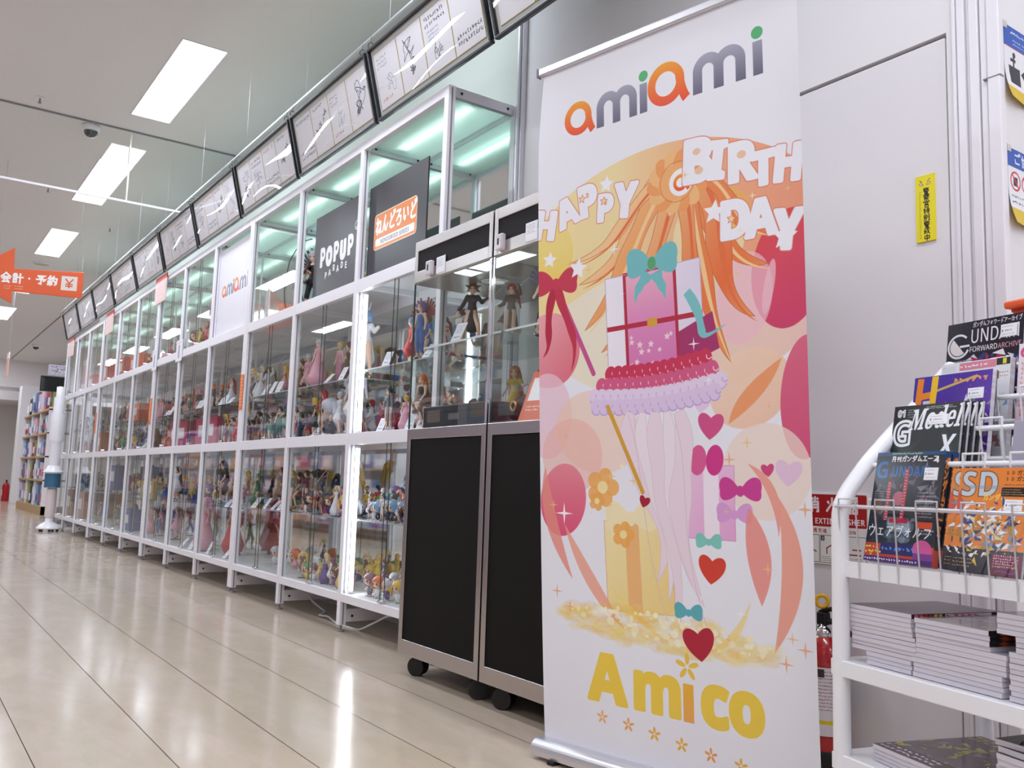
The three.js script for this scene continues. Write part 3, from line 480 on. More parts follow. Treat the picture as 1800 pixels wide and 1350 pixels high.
    blob('#f0988a', 0.85, [[690, 1220], [800, 1260], [770, 1400], [760, 1290], [690, 1220]]); blob('#ee938a', 0.9, [[690, 1330], [660, 1440], [720, 1570], [790, 1440], [690, 1330]]); blob('#f0a08c', 0.9, [[770, 1300], [900, 1480], [750, 1680], [790, 1480], [770, 1300]]); blob('#f7df9a', 0.9, [[690, 1560], [640, 1660], [560, 1700], [660, 1700], [690, 1560]]);
    // gold floor of petals
    for (let i = 0; i < 260; i++) { const a = rr(0, 6.3), q = Math.sqrt(rnd()), x = 420 + 350 * q * Math.cos(a), y = 1672 + 52 * q * Math.sin(a) + (x - 420) * 0.04; ell(pick(['#f3cf4e', '#f4d978', '#f1b24e', '#f6e6a6']), x, y, rr(14, 46), rr(6, 16), rr(-0.3, 0.3), 0.16); }
    for (let i = 0; i < 90; i++) { const a = rr(0, 6.3), q = Math.sqrt(rnd()), x = 420 + 330 * q * Math.cos(a), y = 1662 + 34 * q * Math.sin(a) + (x - 420) * 0.04; ell(pick(['#fdf6de', '#f9ecc2', '#fbf1d0']), x, y, rr(3, 14), rr(3, 11), 0, 0.8); }
    // generic party piece: streamers, a wrapped gift and bows in the middle
    const bez = (q, t) => { const u = 1 - t; return [0, 1].map((i) => u * u * u * q[0][i] + 3 * u * u * t * q[1][i] + 3 * u * t * t * q[2][i] + t * t * t * q[3][i]); };
    const streamer = (q, wd, c, line, e0 = 0.2) => { const L = [], R = []; for (let i = 0; i <= 40; i++) { const t = i / 40, a = bez(q, t), b = bez(q, Math.min(1, t + 0.01)), c0 = bez(q, Math.max(0, t - 0.01)); let dx = b[0] - c0[0], dy = b[1] - c0[1]; const l = Math.hypot(dx, dy) || 1; dx /= l; dy /= l; const k = wd / 2 * Math.pow(Math.sin(Math.PI * (e0 + (1 - e0) * t)), 0.8) * (1 + 0.15 * Math.sin(t * 14)); L.push([a[0] - dy * k, a[1] + dx * k]); R.unshift([a[0] + dy * k, a[1] - dx * k]); } g.fillStyle = c; g.beginPath(); [...L, ...R].forEach((p, i) => i ? g.lineTo(...p) : g.moveTo(...p)); g.closePath(); g.fill(); if (line) { g.strokeStyle = line; g.lineWidth = 1.8; g.stroke(); } };
    const warm = grad(150, 420, 760, 900, '#f3d894', '#f5b878', '#ef8a4c', '#ee7a3e', '#f0a468'), warm2 = grad(150, 420, 760, 900, '#f6e2b0', '#f6c690', '#f0a066', '#ec6e36', '#f2b078');
    [[[[500, 420], [330, 440], [400, 640], [150, 690]], 70], [[[470, 430], [330, 560], [330, 700], [170, 830]], 64], [[[500, 430], [420, 620], [380, 800], [230, 900]], 58], [[[490, 420], [640, 430], [560, 690], [760, 720]], 78], [[[520, 420], [680, 520], [560, 760], [720, 850]], 70], [[[510, 430], [560, 600], [560, 800], [650, 960]], 60], [[[500, 430], [560, 620], [500, 760], [590, 1000]], 50], [[[500, 420], [700, 470], [620, 640], [800, 640]], 46], [[[480, 425], [300, 470], [330, 600], [120, 620]], 40]].forEach(([q, wd], i) => { streamer(q, wd, i % 2 ? warm : warm2, '#c9703c'); streamer(q.map(([x, y], j) => [x + 9, y + 5 * j]), wd * 0.22, i % 2 ? '#f7cf98' : '#e8703a'); });
    // rosette that gathers the streamers
    for (let i = 0; i < 14; i++) { const a = i * 0.449; ell(i % 2 ? '#f2a05c' : '#f5bd7e', 496 + 62 * Math.cos(a), 452 + 50 * Math.sin(a), 40, 26, a); } ell('#f3b070', 496, 452, 62, 50); g.strokeStyle = '#d67a40'; g.lineWidth = 2; g.beginPath(); g.arc(496, 452, 56, 0, 7); g.stroke();
    g.fillStyle = '#f8f6fb'; g.beginPath(); g.arc(508, 456, 38, 0, 7); g.fill(); logo(g, 486, 480, 46, true);
    // the gift: lilac and white paper, pink front, red tape
    g.save(); g.translate(408, 810); g.rotate(-0.04);
    g.fillStyle = grad(-150, 0, 150, 0, '#f4eef8', '#e6dcf0'); g.fillRect(-160, -130, 320, 290); g.fillStyle = grad(0, -130, 0, 160, '#f0b4c6', '#e38cc0', '#d878b4'); g.fillRect(-92, -130, 170, 290); g.strokeStyle = '#b8213f'; g.lineWidth = 10; g.strokeRect(-92, -130, 170, 290); g.lineWidth = 14; g.beginPath(); g.moveTo(-160, 20); g.lineTo(160, 20); g.stroke(); g.strokeStyle = '#bba6c8'; g.lineWidth = 2; g.strokeRect(-160, -130, 320, 290); rect(g, '#d9a23a', -20, 8, 34, 24); for (let i = 0; i < 12; i++) star(rr(-80, 66), rr(50, 140), rr(6, 12), '#f6d8e2');
    g.fillStyle = '#a82e6a'; g.beginPath(); g.moveTo(80, 60); g.lineTo(190, 20); g.lineTo(205, 120); g.lineTo(80, 160); g.fill(); g.restore();
    bow(407, 664, 84, '#74bfc4'); ell('#58a46a', 407, 664, 14, 18); streamer([[395, 690], [370, 720], [350, 730], [350, 770]], 34, '#74bfc4', null, 0.5); streamer([[420, 690], [430, 720], [450, 740], [450, 770]], 34, '#74bfc4', null, 0.5); streamer([[520, 760], [600, 860], [520, 920], [640, 860]], 26, '#7cc4c8', null, 0.4);
    // layers of crimped paper under it
    for (const [y, c, c2, x0, n, dy] of [[968, '#cf2f56', '#f3d8e6', 262, 13, 10], [1000, '#d85a86', '#f3dcea', 230, 15, 14], [1030, '#e9d6ef', '#c4a8da', 204, 17, 18], [1060, '#e2ccec', '#bfa2d8', 210, 16, 16]]) for (let i = 0; i < n; i++) { const x = x0 + i * 26, yy = y - 30 * (i / n) + dy * Math.sin(i / n * 3.1); ell(c, x, yy, 21, 25); g.strokeStyle = c2; g.lineWidth = 3; g.beginPath(); g.arc(x, yy + 6, 16, 0.1, 3.0); g.stroke(); g.beginPath(); g.arc(x + 12, yy - 4, 8, 0.4, 3.6); g.stroke(); }
    // pale streamers and balloon strings falling from the gift
    for (let i = 0; i < 5; i++) streamer([[330 + i * 40, 1080], [260 + i * 70, 1230], [520 - i * 26, 1330], [410 + i * 36, 1540 + (i % 3) * 50]], 64 - (i % 2) * 16, i % 2 ? '#f3e6ee' : '#f0dde8', '#e2cbd8', 0.12);
    for (const [x0, x1] of [[320, 440], [470, 560]]) { g.strokeStyle = '#dcbccb'; g.lineWidth = 1.6; g.beginPath(); g.moveTo(x0, 1085); g.bezierCurveTo(x0 + 60, 1250, x1 - 90, 1400, x1, 1640); g.stroke(); }
    heart(580, 1490, 46, '#d8402f', 0.1); heart(536, 1684, 54, '#b51c38', -0.15); bow(572, 1424, 38, '#84ccc0'); bow(506, 1612, 42, '#5fb0bb');
    // festive pole with its red bow
    g.save(); g.lineCap = 'round'; g.strokeStyle = '#c9508f'; g.lineWidth = 15; g.beginPath(); g.moveTo(62, 680); g.lineTo(200, 960); g.stroke(); g.strokeStyle = '#d9a23a'; g.lineWidth = 13; g.beginPath(); g.moveTo(250, 1060); g.lineTo(366, 1300); g.stroke(); heart(372, 1325, 20, '#a81730', 0.3); g.restore();
    streamer([[58, 690], [10, 800], [60, 860], [14, 900]], 26, '#b51c3c', null, 0.4); streamer([[70, 690], [90, 800], [160, 840], [118, 950]], 28, '#c22a48', null, 0.4); bow(62, 678, 78, '#c8314e');
    // lettering
    const letters = [['H', 26, 490, 118, 0.16], ['A', 104, 462, 116, -0.3], ['P', 180, 440, 128, -0.14], ['P', 244, 474, 108, 0.06], ['Y', 318, 466, 132, 0.12], ['B', 560, 410, 158, 0.06], ['I', 622, 424, 134, 0.14], ['R', 690, 444, 138, 0.02], ['T', 752, 474, 118, 0.02], ['H', 820, 478, 122, 0.12], ['D', 668, 592, 134, 0.02], ['A', 742, 600, 128, 0.0], ['Y', 814, 644, 132, 0.14]];
    for (const pass of [0, 1]) for (const [c, x, y, s, rot] of letters) { g.save(); g.translate(x, y); g.rotate(rot); g.font = 'bold ' + s + 'px sans-serif'; g.textAlign = 'center'; g.textBaseline = 'middle'; g.lineJoin = 'round'; g.strokeStyle = pass ? '#f4f2fa' : '#dd7f68'; g.fillStyle = '#f4f2fa'; g.lineWidth = pass ? s * 0.09 : s * 0.09 + 5; g.strokeText(c, 0, 0); if (pass) g.fillText(c, 0, 0); g.restore(); }
    for (const [x, y, s] of [[560, 384, 12], [566, 438, 13], [692, 424, 13]]) ell('#f0c8a8', x, y, s, s * 0.8);
    for (const [x, y] of [[160, 430], [240, 452], [660, 588]]) star(x, y, 13, '#f6d8a8', '#e0846a');
    star(250, 404, 30, '#f6f4fb', '#efdca8'); star(145, 640, 34, '#f6f4fb'); star(610, 560, 34, '#f6f4fb'); star(806, 660, 36, '#f6f4fb'); star(40, 600, 26, '#f6f4fb');
    for (let i = 0; i < 34; i++) spark(rr(20, 840), rr(360, 1680), rr(8, 22), pick(['#f6f4fb', '#f3c78e', '#f0b08e', '#fbefc8']));
    g.strokeStyle = '#fff'; for (const [x, y] of [[90, 1370]]) { spark(x, y, 34, '#ffffff'); }
    for (const [x, y] of [[60, 1600], [110, 1640], [830, 1660], [780, 1700], [840, 1330]]) spark(x, y, 22, '#efb18e');
    // name along the foot of the banner, a flower over its i, six flowers under it
    const gold = grad(0, 1740, 0, 1900, '#f3cf4a', '#f0b43c', '#f1a860'); g.font = 'bold 178px sans-serif'; g.textAlign = 'left'; g.textBaseline = 'alphabetic'; g.fillStyle = g.strokeStyle = gold; g.lineJoin = 'round'; g.lineWidth = 12;
    const word = (c, x, sx) => { g.save(); g.translate(x, 1888); g.scale(sx, 1); g.strokeText(c, 0, 0); g.fillText(c, 0, 0); g.restore(); };
    word('A', 176, 1.1); word('m', 320, 0.98); rect(g, gold, 484, 1796, 32, 98); word('c', 534, 0.98); word('o', 616, 1.0);
    const flower = (x, y, r, c) => { for (let i = 0; i < 5; i++) { const a = i * 1.2566 - 1.57; ell(c, x + r * 0.58 * Math.cos(a), y + r * 0.58 * Math.sin(a), r * 0.44, r * 0.19, a); } };
    flower(498, 1752, 36, '#f2c94e'); [[221, 1934], [309, 1938], [392, 1946], [476, 1956], [563, 1963], [649, 1969]].forEach(([x, y], i) => flower(x, y, 19, ['#f1b36c', '#f0a860', '#f0b040', '#f0b43a', '#f0a050', '#f0b040'][i]));
  }, 0.55);
  // cloth: leans out towards the top and hangs with faint waves
  const g = new THREE.PlaneGeometry(bw, bh, 24, 60), p = g.attributes.position;
  for (let i = 0; i < p.count; i++) {
    const x = p.getX(i) + bw / 2, v = (p.getY(i) + bh / 2) / bh, e = Math.min(1, (1 - v) / 0.12);
    const inset = 0.012 * Math.exp(-(1 - v) * 16), side = (x / bw - 0.5) * 2;
    p.setXYZ(i, x - side * inset, 0.045 + v * 2.02, 0.10 * Math.pow(v, 0.85) + 0.004 * Math.sin(x * 9 + v * 3) * e + 0.016 * Math.pow(Math.abs(side), 8) * e * v);
  }
  g.computeVertexNormals();
  const cl = lpart(t, 'banner_cloth', g, new THREE.MeshPhysicalMaterial({ map: art.map, roughness: 0.5, side: THREE.DoubleSide })); cl.userData.label = 'white cloth printed with balloons, ribbons and lettering';
  const clip = new RoundedBoxGeometry(bw + 0.012, 0.026, 0.016, 2, 0.006).translate(bw / 2, 2.074, 0.104); const tr = lpart(t, 'top_rail', clip, M.alu);
  lpart(tr, 'rail_cap', merge([new RoundedBoxGeometry(0.005, 0.03, 0.02, 2, 0.002).translate(-0.008, 2.074, 0.104), new RoundedBoxGeometry(0.005, 0.03, 0.02, 2, 0.002).translate(bw + 0.008, 2.074, 0.104)]), M.grey);
  const cs = new THREE.Shape(); cs.moveTo(-0.05, 0.012); cs.lineTo(0.045, 0.012); cs.quadraticCurveTo(0.058, 0.03, 0.04, 0.048); cs.lineTo(0.004, 0.058); cs.lineTo(-0.03, 0.055); cs.quadraticCurveTo(-0.06, 0.045, -0.05, 0.012);
  lpart(t, 'cassette', new THREE.ExtrudeGeometry(cs, { depth: bw + 0.02, bevelEnabled: false, curveSegments: 8 }).rotateY(Math.PI / 2).translate(-0.01, 0, 0), M.alu);
  lpart(t, 'foot', rb(0.06, 0.085, 0, 0.012, -0.12, 0.06, 0.003), M.black); lpart(t, 'foot', rb(bw - 0.085, bw - 0.06, 0, 0.012, -0.12, 0.06, 0.003), M.black);
  lpart(t, 'support_pole', wire([[bw / 2, 0.05, -0.03], [bw / 2, 2.07, 0.088]], 0.007, 8), M.alu);
}

// ---------- wall signs and the fire extinguisher ----------
{
  const put = (name, label, cat, x0, x1, y0, y1, pr, c) => { const t = thing(name, label, cat, [(x0 + x1) / 2, y0, WALL]); part(t, 'sheet', rb(x0, x1, y0, y1, WALL - 0.004, WALL + 0.0008, 0.0005), c); part(t, 'sign_print', flat(x0 + 0.0004, x1 - 0.0004, y0 + 0.0004, y1 - 0.0004, WALL + 0.0013), pr); return t; };
  put('police_sticker', 'narrow yellow sticker with black vertical Japanese lettering on the grey door', 'sticker', 3.032, 3.091, 1.540, 1.742, print(150, 512, (g, w, h) => {
    rect(g, '#f2e21c', 0, 0, w, h);
    for (const s of [-1, 1]) { g.save(); g.translate(75 + s * 20, 52); g.scale(s, 1); g.fillStyle = '#f2d9b0'; g.strokeStyle = '#3a2c18'; g.lineWidth = 3; g.beginPath(); g.moveTo(-8, 24); g.quadraticCurveTo(16, 30, 26, 12); g.lineTo(18, 4); g.quadraticCurveTo(4, 8, -8, 24); g.fill(); g.stroke(); g.lineWidth = 5; g.beginPath(); g.moveTo(0, 2); g.lineTo(22, -18); g.stroke(); g.restore(); }
    jp(g, '警察官特別警戒中', 58, 98, 56, '#171509', 0.13, { vertical: true, step: 0.92, cap: 'butt' }); small(g, 26, 120, 16, 370, '#3a3510', 30, 2);
  }, 0.4), S(0xf2e21c, 0.4));
  put('fire_extinguisher_sign', 'red and white fire extinguisher notice on the wall behind the magazine rack', 'sign', 2.60, 2.86, 0.575, 0.797, print(512, 440, (g, w, h) => {
    rect(g, '#efece9', 0, 0, w, h); g.fillStyle = '#b3141c'; g.beginPath(); g.roundRect(8, 8, 496, 200, 10); g.fill(); jp(g, '消火器', 74, 16, 112, '#f6eeee', 0.13, { step: 1.22, cap: 'butt' });
    g.fillStyle = '#f6eeee'; g.font = 'bold 50px sans-serif'; g.textAlign = 'center'; g.fillText('FIRE EXTINGUISHER', 256, 192, 470);
    jp(g, '使用方法', 92, 220, 30, '#b3141c', 0.13, { step: 1.15 }); g.fillStyle = '#b3141c'; g.font = 'bold 28px sans-serif'; g.fillText('OPERATION', 350, 246);
    for (let i = 0; i < 3; i++) { const x = 14 + i * 164; g.strokeStyle = '#4a3a3a'; g.lineWidth = 3; g.strokeRect(x, 262, 156, 168); rect(g, '#3c2a2c', x + 4, 266, 26, 30); g.fillStyle = '#f3eeee'; g.font = 'bold 24px sans-serif'; g.fillText(String(i + 1), x + 17, 290); g.strokeStyle = '#8c1a20'; g.lineWidth = 7; g.beginPath(); if (i === 0) { g.arc(x + 80, 310, 18, 0, 7); g.moveTo(x + 40, 370); g.quadraticCurveTo(x + 90, 340, x + 136, 368); } if (i === 1) { g.moveTo(x + 46, 376); g.lineTo(x + 46, 340); g.lineTo(x + 130, 290); g.moveTo(x + 90, 372); g.lineTo(x + 90, 330); } if (i === 2) { g.moveTo(x + 40, 370); g.lineTo(x + 120, 370); g.moveTo(x + 60, 340); g.lineTo(x + 120, 340); g.moveTo(x + 100, 340); g.lineTo(x + 100, 280); } g.stroke(); small(g, x + 10, 388, 130, 36, '#5a4a4a', 3, 2); }
  }, 0.45), S(0xefece9, 0.5));
  const X = 3.2905;
  const side = (label, y0, y1, pr) => { const t = thing('blue_store_notice', label, 'notice', [X, y0, -0.6], 'blue topped notices on the wall return'); const g = new THREE.PlaneGeometry(0.30, y1 - y0, 8, 8), p = g.attributes.position; for (let i = 0; i < p.count; i++) { const k = Math.max(0, -p.getX(i) / 0.15), v = Math.max(0, -p.getY(i) / (y1 - y0) * 2); p.setZ(i, 0.02 * k * v * v); } g.rotateY(Math.PI / 2).translate(X + 0.002, (y0 + y1) / 2, -0.585); g.computeVertexNormals(); part(t, 'paper', g, new THREE.MeshPhysicalMaterial({ map: pr.map, roughness: 0.4, side: THREE.DoubleSide })); for (const z of [-0.455, -0.73]) part(t, 'tape', bx(X + 0.001, X + 0.003, y1 - 0.012, y1 + 0.008, z, z + 0.02), P(0xf4efe4, 0.3, 0, { transmission: 0.4 })); };
  side('blue topped store notice with a basket pictogram on the wall return, upper of two', 1.905, 2.128, print(512, 380, (g, w, h) => {
    rect(g, '#f0eff5', 0, 0, w, h); rect(g, '#2456b8', 0, 0, w, 104); small(g, 70, 14, 420, 30, '#e8ecf8', 1, 6); small(g, 90, 54, 380, 40, '#c9d4ee', 2, 4); rect(g, '#d7484e', 0, 104, w, 4);
    g.fillStyle = '#26242e'; g.beginPath(); g.moveTo(40, 200); g.lineTo(150, 200); g.lineTo(150, 290); g.lineTo(48, 290); g.fill(); g.beginPath(); g.arc(96, 140, 14, 0, 7); g.fill(); g.fillRect(60, 160, 50, 16); g.fillRect(84, 150, 14, 50); g.beginPath(); g.moveTo(160, 220); g.lineTo(200, 190); g.lineTo(200, 208); g.lineTo(230, 208); g.lineTo(230, 232); g.lineTo(200, 232); g.lineTo(200, 250); g.fill(); g.fillRect(250, 210, 60, 70); g.beginPath(); g.arc(300, 140, 16, 0, 7); g.fill(); g.fillRect(284, 158, 34, 60); g.fillRect(340, 200, 90, 80);
    rect(g, '#e3bf16', 0, 314, w, 66); small(g, 250, 326, 230, 40, '#3d3510', 2, 5);
  }, 0.4));
  side('blue topped store notice with red prohibition circles on the wall return, lower of two', 1.545, 1.765, print(512, 380, (g, w, h) => {
    rect(g, '#f0eff5', 0, 0, w, h); rect(g, '#2456b8', 0, 0, w, 92); jp(g, 'ご協力お', 60, 14, 66, '#f2f4fb', 0.12, { step: 1.12 });
    for (const x of [70, 178, 286, 394]) { g.fillStyle = '#2a2730'; g.fillRect(x - 20, 140, 40, 44); g.strokeStyle = '#cf2f3a'; g.lineWidth = 9; g.beginPath(); g.arc(x, 160, 44, 0, 7); g.moveTo(x - 31, 129); g.lineTo(x + 31, 191); g.stroke(); }
    small(g, 24, 222, 460, 62, '#4a4854', 2, 5); rect(g, '#e3bf16', 0, 300, w, 80); small(g, 180, 316, 300, 46, '#3d3510', 2, 5);
  }, 0.4));
}
{
  const x = 2.76, z = -0.335, t = thing('fire_extinguisher', 'red fire extinguisher with yellow safety ring standing by the wall behind the banner', 'fire extinguisher', [x, 0, z]);
  const lath = (pts, m, n, l) => lpart(t, n, new THREE.LatheGeometry(pts.map(([a, b]) => new THREE.Vector2(a, b)), 32), m, l);
  lath([[0, 0.0], [0.062, 0.0], [0.066, 0.012], [0.066, 0.045], [0.064, 0.05]], S(0x1a1718, 0.5), 'base_skirt');
  lath([[0.064, 0.048], [0.0645, 0.30], [0.062, 0.325], [0.05, 0.352], [0.034, 0.37], [0.024, 0.378]], P(0xb50f1a, 0.25, 0, { clearcoat: 0.8 }), 'body');
  lath([[0.03, 0.366], [0.034, 0.372], [0.034, 0.386], [0.026, 0.394], [0.014, 0.398], [0.012, 0.42], [0, 0.42]], M.chrome, 'collar');
  const lb = new THREE.CylinderGeometry(0.0652, 0.0652, 0.2, 32, 1, true).translate(0, 0.19, 0);
  lpart(t, 'label_wrap', lb, print(512, 256, (g, w, h) => { rect(g, '#a80f19', 0, 0, w, h); for (let i = 0; i < 2; i++) { const o = i * 256; rect(g, '#e5dde0', o + 6, 4, 100, 248); rect(g, '#2c2326', o + 110, 6, 128, 200); small(g, o + 116, 14, 112, 186, '#a79ca2', 17, 2); rect(g, '#e6c914', o + 110, 208, 130, 40); small(g, o + 118, 214, 110, 26, '#4c4210', 2, 2); small(g, o + 12, 14, 86, 150, '#8f4b5a', 12, 2); rect(g, '#e6c914', o + 6, 196, 100, 14); rect(g, '#3a2f33', o + 12, 10, 40, 30); } }, 0.35));
  lpart(t, 'valve', merge([rb(-0.016, 0.016, 0.402, 0.44, -0.014, 0.014, 0.005), new THREE.CylinderGeometry(0.009, 0.009, 0.05, 10).rotateZ(Math.PI / 2).translate(0.03, 0.415, 0)]), M.black);
  lpart(t, 'lever', merge([tube([[-0.012, 0.438, 0], [0.03, 0.452, 0], [0.075, 0.446, 0.0], [0.10, 0.436, 0]], 0.007, 16, 8), tube([[0.01, 0.42, 0], [0.05, 0.41, 0], [0.1, 0.385, 0]], 0.0075, 16, 8)]), M.black);
  lpart(t, 'safety_ring', new THREE.TorusGeometry(0.017, 0.006, 8, 24).rotateY(0.6).translate(0.0, 0.472, 0.006), S(0xf0b41c, 0.35));
  lpart(t, 'hose', tube([[0.04, 0.415, 0.0], [0.085, 0.40, 0.02], [0.095, 0.32, 0.03], [0.085, 0.16, 0.03], [0.075, 0.11, 0.03]], 0.0075, 30, 8), M.rubber);
}
// ---------- magazine rack ----------
const RT = -13 * Math.PI / 180, RP = [3.28, 0, 0.3];
const rack2w = (u, y, d) => { const c = Math.cos(-RT), s = Math.sin(-RT); return [RP[0] + u * c + d * s, y, RP[2] + u * s - d * c]; };      // u along the front, d back from the front plane
const ROWY = [0.650, 0.742, 0.825, 0.905, 0.985], ROWD = [0.0, 0.095, 0.18, 0.262, 0.345], RAILY = [0.765, 0.857, 0.934, 1.005, 1.085], RW = 0.93;
{
  const t = thing('magazine_rack', 'white wire and tube magazine rack with stepped pockets over three flat shelves', 'magazine rack', RP, undefined, RT), W = M.wireWhite;
  const u0 = -0.022, u1 = RW;
  for (const u of [u0, u1]) {
    lpart(t, 'side_tube', tube([[u, 0.0, 0], [u, 0.3, 0], [u, 0.72, 0], [u, 0.765, -0.004], [u, 0.80, -0.025], [u + 0.0, 0.87, -0.09], [u, 1.06, -0.30], [u, 1.10, -0.345]], 0.0185, 60, 14), W);
    lpart(t, 'rear_leg', new THREE.CylinderGeometry(0.0165, 0.0165, 1.10, 14).translate(u, 0.55, -0.42), W);
    lpart(t, 'tube_cap', new THREE.CylinderGeometry(0.021, 0.021, 0.012, 16).translate(u, 0.006, 0), S(0xd5d2da, 0.5));
  }
  // pockets: shelf tray, rail, bent wires
  ROWY.forEach((y, i) => {
    const z = -ROWD[i], yb = y - 0.014;
    lpart(t, 'pocket_tray', merge([bx(u0, u1, yb, yb + 0.004, z - 0.088, z), bx(u0, u1, yb - 0.022, yb + 0.012, z - 0.002, z + 0.003)]), W);
    lpart(t, 'pocket_rail', new THREE.CylinderGeometry(i ? 0.006 : 0.0045, i ? 0.006 : 0.0045, u1 - u0, 10).rotateZ(Math.PI / 2).translate((u0 + u1) / 2, RAILY[i], z + 0.012), i ? W : M.alu);
    lpart(t, 'rear_bar', new THREE.CylinderGeometry(0.005, 0.005, u1 - u0, 8).rotateZ(Math.PI / 2).translate((u0 + u1) / 2, y + 0.13, z - 0.085), W);
    const ws = []; for (let u = -0.012 + (i % 2) * 0.03; u < u1 - 0.06; u += 0.106) { const top = RAILY[i] + (i ? 0.02 : 0.016); ws.push(wire([[u, yb - 0.022, z + 0.003], [u + 0.003, RAILY[i], z + 0.016], [u + 0.004, top, z + 0.016], [u + 0.055, top, z + 0.016], [u + 0.054, RAILY[i], z + 0.016], [u + 0.051, yb - 0.022, z + 0.003]], i ? 0.0024 : 0.0018)); }
    for (const w of ws) lpart(t, 'pocket_wire', w, i ? W : M.alu);
  });
  // flat shelves with turned down lips
  for (const y of [0.437, 0.242, 0.06]) { lpart(t, 'shelf', merge([bx(u0 - 0.018, u1 + 0.018, y - 0.003, y, -0.42, 0.006), rb(u0 - 0.02, u1 + 0.02, y - 0.034, y + 0.001, 0.004, 0.012, 0.003), bx(u0 - 0.02, u0 - 0.016, y - 0.034, y, -0.42, 0.006), bx(u1 + 0.016, u1 + 0.02, y - 0.034, y, -0.42, 0.006)]), W); }
  for (let i = 0; i < 9; i++) lpart(t, 'rear_wire', new THREE.CylinderGeometry(0.0025, 0.0025, 0.62, 6).translate(0.02 + i * 0.112, 0.34, -0.425), W);
  for (const y of [0.12, 0.365, 0.60]) lpart(t, 'rear_wire', new THREE.CylinderGeometry(0.0025, 0.0025, u1 - u0, 6).rotateZ(Math.PI / 2).translate((u0 + u1) / 2, y, -0.421), W);
  const c = thing('cable_loop', 'black cable loop hanging under the middle shelf of the magazine rack', 'cable', rack2w(0.34, 0.40, 0.1), undefined, RT);
  lpart(c, 'cable', tube([[-0.03, 0.003, 0], [-0.01, -0.022, 0], [0.02, -0.022, 0], [0.035, 0.0, 0]], 0.003, 20, 6), M.rubber);
}
// a magazine: bound block of pages with printed front cover (local origin = lower left corner of the front cover)
const edgePaper = (() => { const t = canvasTex(64, 64, (g, w, h) => { rect(g, '#dcd6de', 0, 0, w, h); for (let i = 0; i < 64; i++) { g.globalAlpha = rr(0.05, 0.4); rect(g, pick(['#a9a2b0', '#f4f0f5', '#c5bfcb']), 0, i, w, 1); } g.globalAlpha = 1; }); t.wrapS = t.wrapT = THREE.RepeatWrapping; return S(0xffffff, 0.8, 0, { map: t }); })();
function magazine(label, pos, w, h, th, lean, cover, back, spine, group, turn = RT) {
  const t = thing('magazine', label, 'magazine', pos, group, turn); t.rotation.order = 'YXZ'; t.rotation.x = -lean;
  const blk = bx(0.001, w - 0.0012, 0.001, h - 0.001, -th + 0.0006, -0.0006); lpart(t, 'pages', blk, edgePaper);
  lpart(t, 'front_cover', flat(0, w, 0, h, 0), cover);
  lpart(t, 'back_cover', bx(0, w, 0, h, -th - 0.0002, -th + 0.0005), back);
  if (spine) lpart(t, 'spine', new THREE.PlaneGeometry(th, h).rotateY(Math.PI / 2).translate(w, h / 2, -th / 2), spine);
  return t;
}
function tag(label, parent, x, y, w = 0.036, h = 0.022) { const m = lpart(parent, 'price_label', bx(x, x + w, y, y + h, 0.0002, 0.0012), S(0xf7f6fb, 0.4)); void label; lpart(m, 'price_print', flat(x + 0.001, x + w - 0.001, y + 0.001, y + h - 0.001, 0.0015), PRICE); return m; }
const PRICE = print(96, 60, (g, w, h) => { rect(g, '#f6f5fb', 0, 0, w, h); small(g, 8, 4, 80, 14, '#8b8894', 1, 2); small(g, 24, 24, 50, 14, '#6e4a56', 1, 3); small(g, 8, 44, 80, 10, '#9b98a4', 1, 2); rect(g, '#5a7d74', 6, 24, 7, 12); });
const shards = (g, x0, y0, x1, y1, n, cols, s = 60) => { for (let i = 0; i < n; i++) { const x = rr(x0, x1), y = rr(y0, y1), a = rr(0, 6.3), l = rr(s * 0.4, s); g.fillStyle = pick(cols); g.beginPath(); g.moveTo(x, y); g.lineTo(x + l * Math.cos(a), y + l * Math.sin(a)); g.lineTo(x + l * 0.5 * Math.cos(a + 0.9), y + l * 0.5 * Math.sin(a + 0.9)); g.fill(); g.strokeStyle = 'rgba(30,26,40,0.5)'; g.lineWidth = 1; g.stroke(); } };
const txt = (g, s, x, y, size, c, o = {}) => { g.font = (o.w ?? 'bold') + ' ' + size + 'px ' + (o.f ?? 'sans-serif'); g.textAlign = o.a ?? 'left'; g.textBaseline = 'alphabetic'; if (o.s) { g.strokeStyle = o.s; g.lineWidth = o.lw ?? 4; g.lineJoin = 'round'; o.m ? g.strokeText(s, x, y, o.m) : g.strokeText(s, x, y); } g.fillStyle = c; o.m ? g.fillText(s, x, y, o.m) : g.fillText(s, x, y); };
